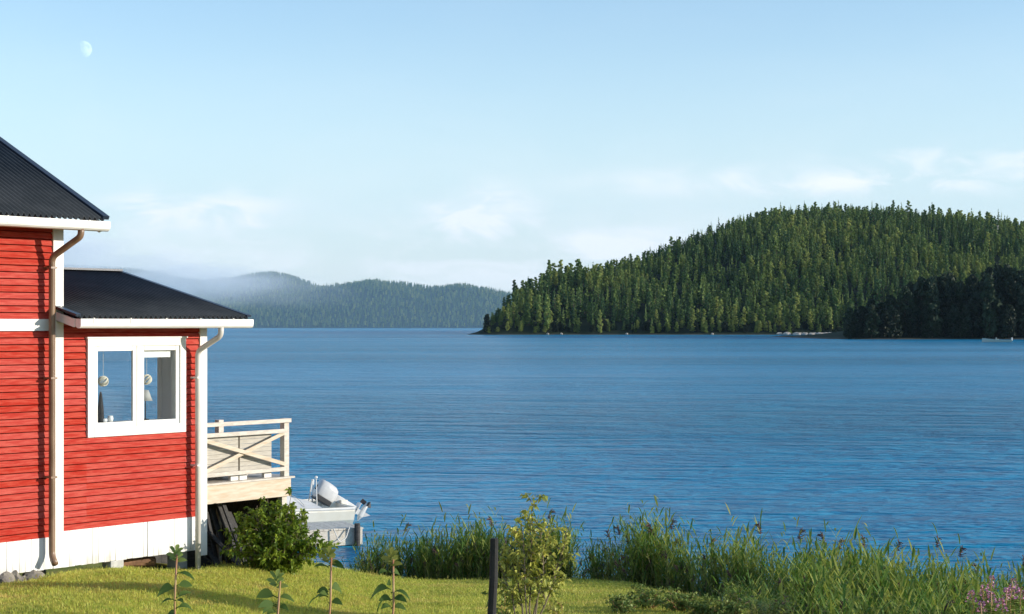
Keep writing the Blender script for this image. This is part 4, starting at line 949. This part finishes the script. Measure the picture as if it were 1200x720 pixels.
# ------------------------------------------------------------------ reeds
def reed_parts(seed, H=1.5, plume=True):
    rg = np.random.default_rng(seed); st = MB(); lf = MB(); pl = MB(); lean = rg.normal(size=2)*.10
    pt_ = lambda f: Vector((lean[0]*f*f*H, lean[1]*f*f*H, H*f))
    st.tube([pt_(f) for f in (0, .3, .6, .85, 1)], [.006, .0055, .0045, .003, .002], 4)
    for k in range(rg.integers(15, 19)):
        f = .12+.85*(k+rg.uniform(0, .8))/12; p = pt_(f); a = rg.uniform(0, 6.28); L = rg.uniform(.22, .40)*(1.1-.3*f); W = rg.uniform(.017, .030)
        d = Vector((math.cos(a), math.sin(a), 0)); s = Vector((-d.y, d.x, 0)); up = rg.uniform(1.1, 2.0); dr = rg.uniform(.1, 1.25); rows = []
        for g_, w in ((0, .5), (.25, 1), (.5, .9), (.75, .6), (1, .05)):
            c_ = p+d*L*g_*.56+Vector((0, 0, L*(up*g_-dr*g_*g_)*.72)); rows.append([c_-s*W*.5*w, c_+s*W*.5*w])
        lf.add([q for r_ in rows for q in r_], [(i*2, i*2+1, i*2+3, i*2+2) for i in range(4)])
    if plume:
        tp = pt_(1); dirx = Vector((rg.normal(), rg.normal(), 0)).normalized()
        for k in range(34):
            f = rg.uniform(0, 1); p = tp+Vector((0, 0, -.03+.13*f))+dirx*.05*f*f; q = p+dirx*rg.uniform(.0, .06)+Vector((rg.normal()*.022, rg.normal()*.022, rg.uniform(-.03, .05))); pl.beam(p, q, .007, .009)
    return st, lf, pl
def join_parts(seed, H, plume):
    st, lf, pl = reed_parts(seed, H, plume); mb = MB()
    for i, q in enumerate((st, lf, pl)): mb.mi = i; mb.add(q.v, q.f)
    me = bpy.data.meshes.new('reed'); me.from_pydata(mb.v, [], mb.f)
    for k in ('reedstem', 'reedleaf', 'plume'): me.materials.append(M[k])
    me.polygons.foreach_set('material_index', mb.m); me.update(); return me
reeds = [join_parts(300+i, 1.5, i in (5, 11)) for i in range(14)]
def bed(name, spans, n, label, seed):
    """spans: (u0, u1, v_top_left, v_top_right, Y, depth, weight)"""
    rg = np.random.default_rng(seed); P_, I_, S_, R_ = [], [], [], []; wts = np.array([s[6]*(s[1]-s[0]) for s in spans]); wts = wts/wts.sum()
    for k in range(n):
        s = spans[rg.choice(len(spans), p=wts)]; f = rg.uniform(); u = s[0]+(s[1]-s[0])*f; Y = s[4]+rg.uniform(-.5, .5)*s[5]; x = (u-600)/F*Y
        zt = ZC+(HZ-(s[2]+(s[3]-s[2])*f))/F*Y; zb = max(ground_z(x, Y), -.35)
        cn = mnoise.noise(Vector((x*1.1, Y*.5, seed)))+.5*mnoise.noise(Vector((x*3.1, Y*1.5, seed+9)))
        if cn < -.32 and rg.uniform() < .6: continue
        h = (zt-zb)*min(1.1, max(.32, rg.normal(.62, .09)+.26*cn)); sc_ = h/1.5; w = max(.58, min(1.2, sc_*1.1))
        P_.append((x, Y, zb-.02)); I_.append(rg.integers(14)); S_.append((w, w, sc_)); R_.append((rg.normal()*.07, rg.normal()*.07, rg.uniform(0, 6.28)))
    o = scatter(name, P_, reeds, I_, S_, R_); tag(o, label, 'reeds', kind='stuff'); return o
bed('reed_bed', [(404, 424, 655, 640, 29.0, .8, .7), (424, 450, 630, 610, 29.0, 1.0, 1.1), (450, 480, 602, 604, 29.1, 1.0, 1.4), (480, 515, 612, 625, 29.0, 1.0, 1), (515, 570, 622, 616, 29.0, 1.0, 1.4), (570, 620, 618, 610, 29.0, 1.0, 1.2), (620, 662, 606, 612, 29.0, 1.0, 1.2), (655, 676, 635, 660, 29.0, .8, .7)],
    2800, 'green reed bed at the water edge behind the lawn', 31)
bed('reed_bed', [(688, 720, 640, 622, 28.4, 1.0, 1.2), (720, 770, 614, 612, 27.8, 1.2, 1.6), (770, 812, 612, 622, 27.4, 1.2, 1.6), (812, 845, 640, 636, 26.9, 1.4, 1.0), (845, 890, 634, 640, 26.4, 1.5, 1.4), (890, 955, 634, 628, 26.0, 1.6, 1.5), (955, 1000, 655, 648, 25.6, 1.6, 1.0), (1000, 1060, 644, 660, 25.2, 1.8, 1.2), (1060, 1140, 662, 664, 24.8, 1.8, 1.2), (1140, 1230, 668, 682, 24.4, 1.8, 1.2), (850, 1240, 664, 668, 23.6, 1.6, 1.3), (850, 1240, 676, 680, 22.2, 1.6, 1.2), (880, 1240, 690, 692, 20.6, 1.6, 1.1)],
    8000, 'tall dense reed bed filling the right foreground shore', 32)
# single taller reeds with plumes
st, lf, pl = reed_parts(999, 1.5, True); proto = empty('reed', (0, 0, 0), 0, 'tall reed with purple-brown plume rising above the reed bed', 'reed', 'plumed reeds standing above the beds')
st.build('stem', M['reedstem'], proto); lf.build('leaves', M['reedleaf'], proto); pl.build('plume', M['plume'], proto)
for i, (u, v, Y) in enumerate(((712, 620, 28), (723, 616, 28), (752, 613, 27.6), (795, 609, 27.5), (842, 630, 27), (894, 612, 26.4), (948, 620, 26.2), (958, 624, 26), (988, 632, 25.8), (1009, 628, 25.4), (1055, 634, 25), (1101, 630, 25), (1126, 641, 24.8), (1139, 660, 24.6), (1192, 652, 24.5), (565, 606, 29), (481, 614, 29), (650, 598, 29), (664, 618, 29))):
    o = proto if i == 0 else copy_tree(proto); x = (u-600)/F*Y; zb = max(ground_z(x, Y), -.35); h = ZC+(HZ-v)/F*Y-zb
    o.location = (x, Y, zb-.02); o.scale = (1, 1, h/1.6); o.rotation_euler = (random.uniform(-.04, .04), random.uniform(-.04, .04), random.uniform(0, 6.28))
# fireweed in the corner
for i, (u, v, Y) in enumerate(((1142, 690, 15.6), (1149, 684, 15.7), (1160, 692, 15.3), (1166, 674, 15.8), (1176, 688, 15.4), (1183, 684, 15.6), (1190, 677, 15.7), (1197, 688, 15.3), (1171, 700, 15.0), (1154, 704, 15.1))):
    x = (u-600)/F*Y; gz = ground_z(x, Y); h = ZC+(HZ-v)/F*Y-gz; rg = np.random.default_rng(500+i)
    o = empty('fireweed', (x, Y, gz-.02), rg.uniform(0, 6), 'pink flowering fireweed spike in the bottom right corner', 'flower', 'fireweed in the bottom right corner')
    mb = MB(); mb.tube(gstem(h, .03, 0, rg, 5, .008), .005, 5); mb.build('stem', M['redstem'], o)
    n_ = 60; zz = rg.uniform(.1, .85, n_)*h; a = rg.uniform(0, 6.28, n_); V, T = leaf_np(np.stack([0*zz+.02*(zz/h), 0*zz, zz], 1), np.stack([np.cos(a), np.sin(a), .3+0*a], 1), .09, .02, droop=.2, rg=rg); leaves_obj('leaves', V, T, M['weed'], o)
    n_ = 46; f = rg.uniform(0, 1, n_)**1.1; zz = h*(.84+.17*f); a = rg.uniform(0, 6.28, n_); r = .035*(1.1-f); V, T = leaf_np(np.stack([.03+r*np.cos(a), r*np.sin(a), zz], 1), np.stack([np.cos(a), np.sin(a), .2+0*a], 1), .026, .024, droop=.1, rg=rg); leaves_obj('flowers', V, T, M['pink'], o)

# ------------------------------------------------------------------ lawn grass
t = M['blade'].node_tree; b = t.nodes['Principled BSDF']; g = t.nodes.new('ShaderNodeNewGeometry')
src = b.inputs['Base Color'].links[0].from_socket
f = noise_n(t, g.outputs['Position'], 1.1, 5, .65); f2 = noise_n(t, g.outputs['Position'], 3.5, 3, .6)
cc = mixc(t, maprange(t, f, .50, .70, 0, .75), src, (0.70, 0.54, 0.17)); cc = mixc(t, maprange(t, f2, .48, .72, 0, .55), cc, (0.22, 0.33, 0.05))
for lk in [l for l in t.links if l.from_socket == src and l.to_node.type in ('BSDF_PRINCIPLED', 'BSDF_TRANSLUCENT')]:
    to = lk.to_socket; t.links.remove(lk); t.links.new(cc, to)
def tuft(seed, n=34, h=.038, spread=.085):
    rg = np.random.default_rng(seed); p = np.concatenate([rg.normal(size=(n, 2))*spread, np.zeros((n, 1))], 1); a = rg.uniform(0, 6.28, n); H = h*rg.uniform(.5, 1.25, n); l = rg.uniform(.1, .75, n)*H
    s = np.stack([-np.sin(a), np.cos(a), 0*a], 1)*.0035*rg.uniform(.8, 1.5, (n, 1)); d = np.stack([np.cos(a)*l, np.sin(a)*l, H], 1)
    m_ = p+d*np.array([.35, .35, .6]); V = np.stack([p-s, p+s, m_+s*.8, m_-s*.8, p+d], 1).reshape(-1, 3); i = np.arange(n)*5
    me = np_mesh('tuft', V, [np.stack([i, i+1, i+2, i+3], 1), np.stack([i+3, i+2, i+4], 1)], [M['blade']]); return me
tufts = [tuft(i) for i in range(8)]
P_, I_, S_, R_ = [], [], [], []
rg = np.random.default_rng(77); n_try = 42000
for k in range(n_try):
    y = rg.uniform(15.5, 29); x = rg.uniform(-8.2, 3.2)
    u = 600+F*x/y
    if u < -40 or u > 900 or y > shore_y(x)-.15: continue
    q = (Vector((x, y, 0))-W0); s = q.dot(A); d = q.dot(Vector((-A.y, A.x, 0)))
    if s < 2.1 and d > .25: continue
    if s < 3.8 and d > .3: continue
    pn = mnoise.noise(Vector((x*.9, y*.9, 5)))
    if pn > .42 and rg.uniform() < .5: continue
    P_.append((x, y, ground_z(x, y)-.004)); I_.append(rg.integers(8)); s = rg.uniform(.7, 1.15)*(1.25 if y > shore_y(x)-.9 else 1)*(1+.25*pn); S_.append((1, 1, s)); R_.append((rg.normal()*.08, rg.normal()*.08, rg.uniform(0, 6.28)))
gr = scatter('lawn_grass', P_, tufts, I_, S_, R_); tag(gr, 'short mown yellow-green grass of the lawn', 'grass', kind='stuff')

# garden trees beside the viewer, outside the frame on the sun side: their shadows band the near lawn
for i, (x, y, s) in enumerate(((11.5, 16.9, .30), (13.2, 17.1, .33), (15.5, 17.0, .30))):
    o = link('garden_tree', alders[i]); o.location = (x, y, ground_z(x, y)-.05); o.scale = (s*1.2, s*.8, s)
    tag(o, 'small broadleaf garden tree beside the lawn outside the right edge', 'tree', 'garden trees beside the lawn')

# ------------------------------------------------------------------ air: haze box and a fog bank on the far left hill
hm = bpy.data.materials.new('haze_air'); hm.use_nodes = True; t = hm.node_tree; t.nodes.remove(t.nodes['Principled BSDF'])
pv = t.nodes.new('ShaderNodeVolumePrincipled'); pv.inputs['Color'].default_value = (0.62, 0.82, 1.0, 1); pv.inputs['Density'].default_value = 0.00002; pv.inputs['Anisotropy'].default_value = 0.0
t.links.new(pv.outputs[0], t.nodes['Material Output'].inputs['Volume'])
mb = MB(); mb.box(-6500, 6500, -400, 9500, -8, 260); hz = mb.build('haze', hm); tag(hz, 'thin blue summer haze over the lake', 'haze', kind='stuff'); hz.display_type = 'WIRE'

fg = bpy.data.materials.new('fog'); fg.use_nodes = True; t = fg.node_tree; t.nodes.remove(t.nodes['Principled BSDF'])
pv = t.nodes.new('ShaderNodeVolumePrincipled'); pv.inputs['Color'].default_value = (1.0, 1.0, 1.0, 1)
g = t.nodes.new('ShaderNodeNewGeometry'); s3 = t.nodes.new('ShaderNodeSeparateXYZ'); t.links.new(g.outputs['Position'], s3.inputs[0])
zt = math_n(t, 'ADD', math_n(t, 'MULTIPLY', math_n(t, 'ADD', s3.outputs[0], 388.0), -0.19), 97.0)
nz = noise_n(t, mapping(t, g.outputs['Position'], (.007, .007, .02)), 1.0, 7, .68, .8)
zt = math_n(t, 'ADD', zt, math_n(t, 'MULTIPLY', math_n(t, 'SUBTRACT', nz, .5), 110))
topf = maprange(t, math_n(t, 'SUBTRACT', zt, s3.outputs[2]), -8.0, 38.0)
botf = maprange(t, s3.outputs[2], 30.0, 90.0)
rgt = maprange(t, s3.outputs[0], -560.0, -240.0, 1.0, 0.0)
dn = math_n(t, 'MULTIPLY', math_n(t, 'MULTIPLY', topf, botf), math_n(t, 'MULTIPLY', rgt, maprange(t, nz, .33, .62)))
t.links.new(math_n(t, 'MULTIPLY', dn, .007), pv.inputs['Density']); t.links.new(pv.outputs[0], t.nodes['Material Output'].inputs['Volume'])
mb = MB(); mb.box(-1700, -130, 2850, 3250, 28, 250); fo = mb.build('fog_bank', fg); tag(fo, 'low white morning fog bank drifting over the far left hill', 'fog', kind='stuff'); fo.display_type = 'WIRE'

ms = bpy.data.materials.new('mist'); ms.use_nodes = True; t = ms.node_tree; t.nodes.remove(t.nodes['Principled BSDF'])
pv = t.nodes.new('ShaderNodeVolumePrincipled'); pv.inputs['Color'].default_value = (0.50, 0.80, 1.0, 1); pv.inputs['Density'].default_value = .00014
t.links.new(pv.outputs[0], t.nodes['Material Output'].inputs['Volume'])
mb = MB(); mb.box(-3200, 1800, 1500, 3330, -2, 235); mi_ = mb.build('mist', ms); tag(mi_, 'thin bluish mist lying over the far bay before the distant hills', 'mist', kind='stuff'); mi_.display_type = 'WIRE'
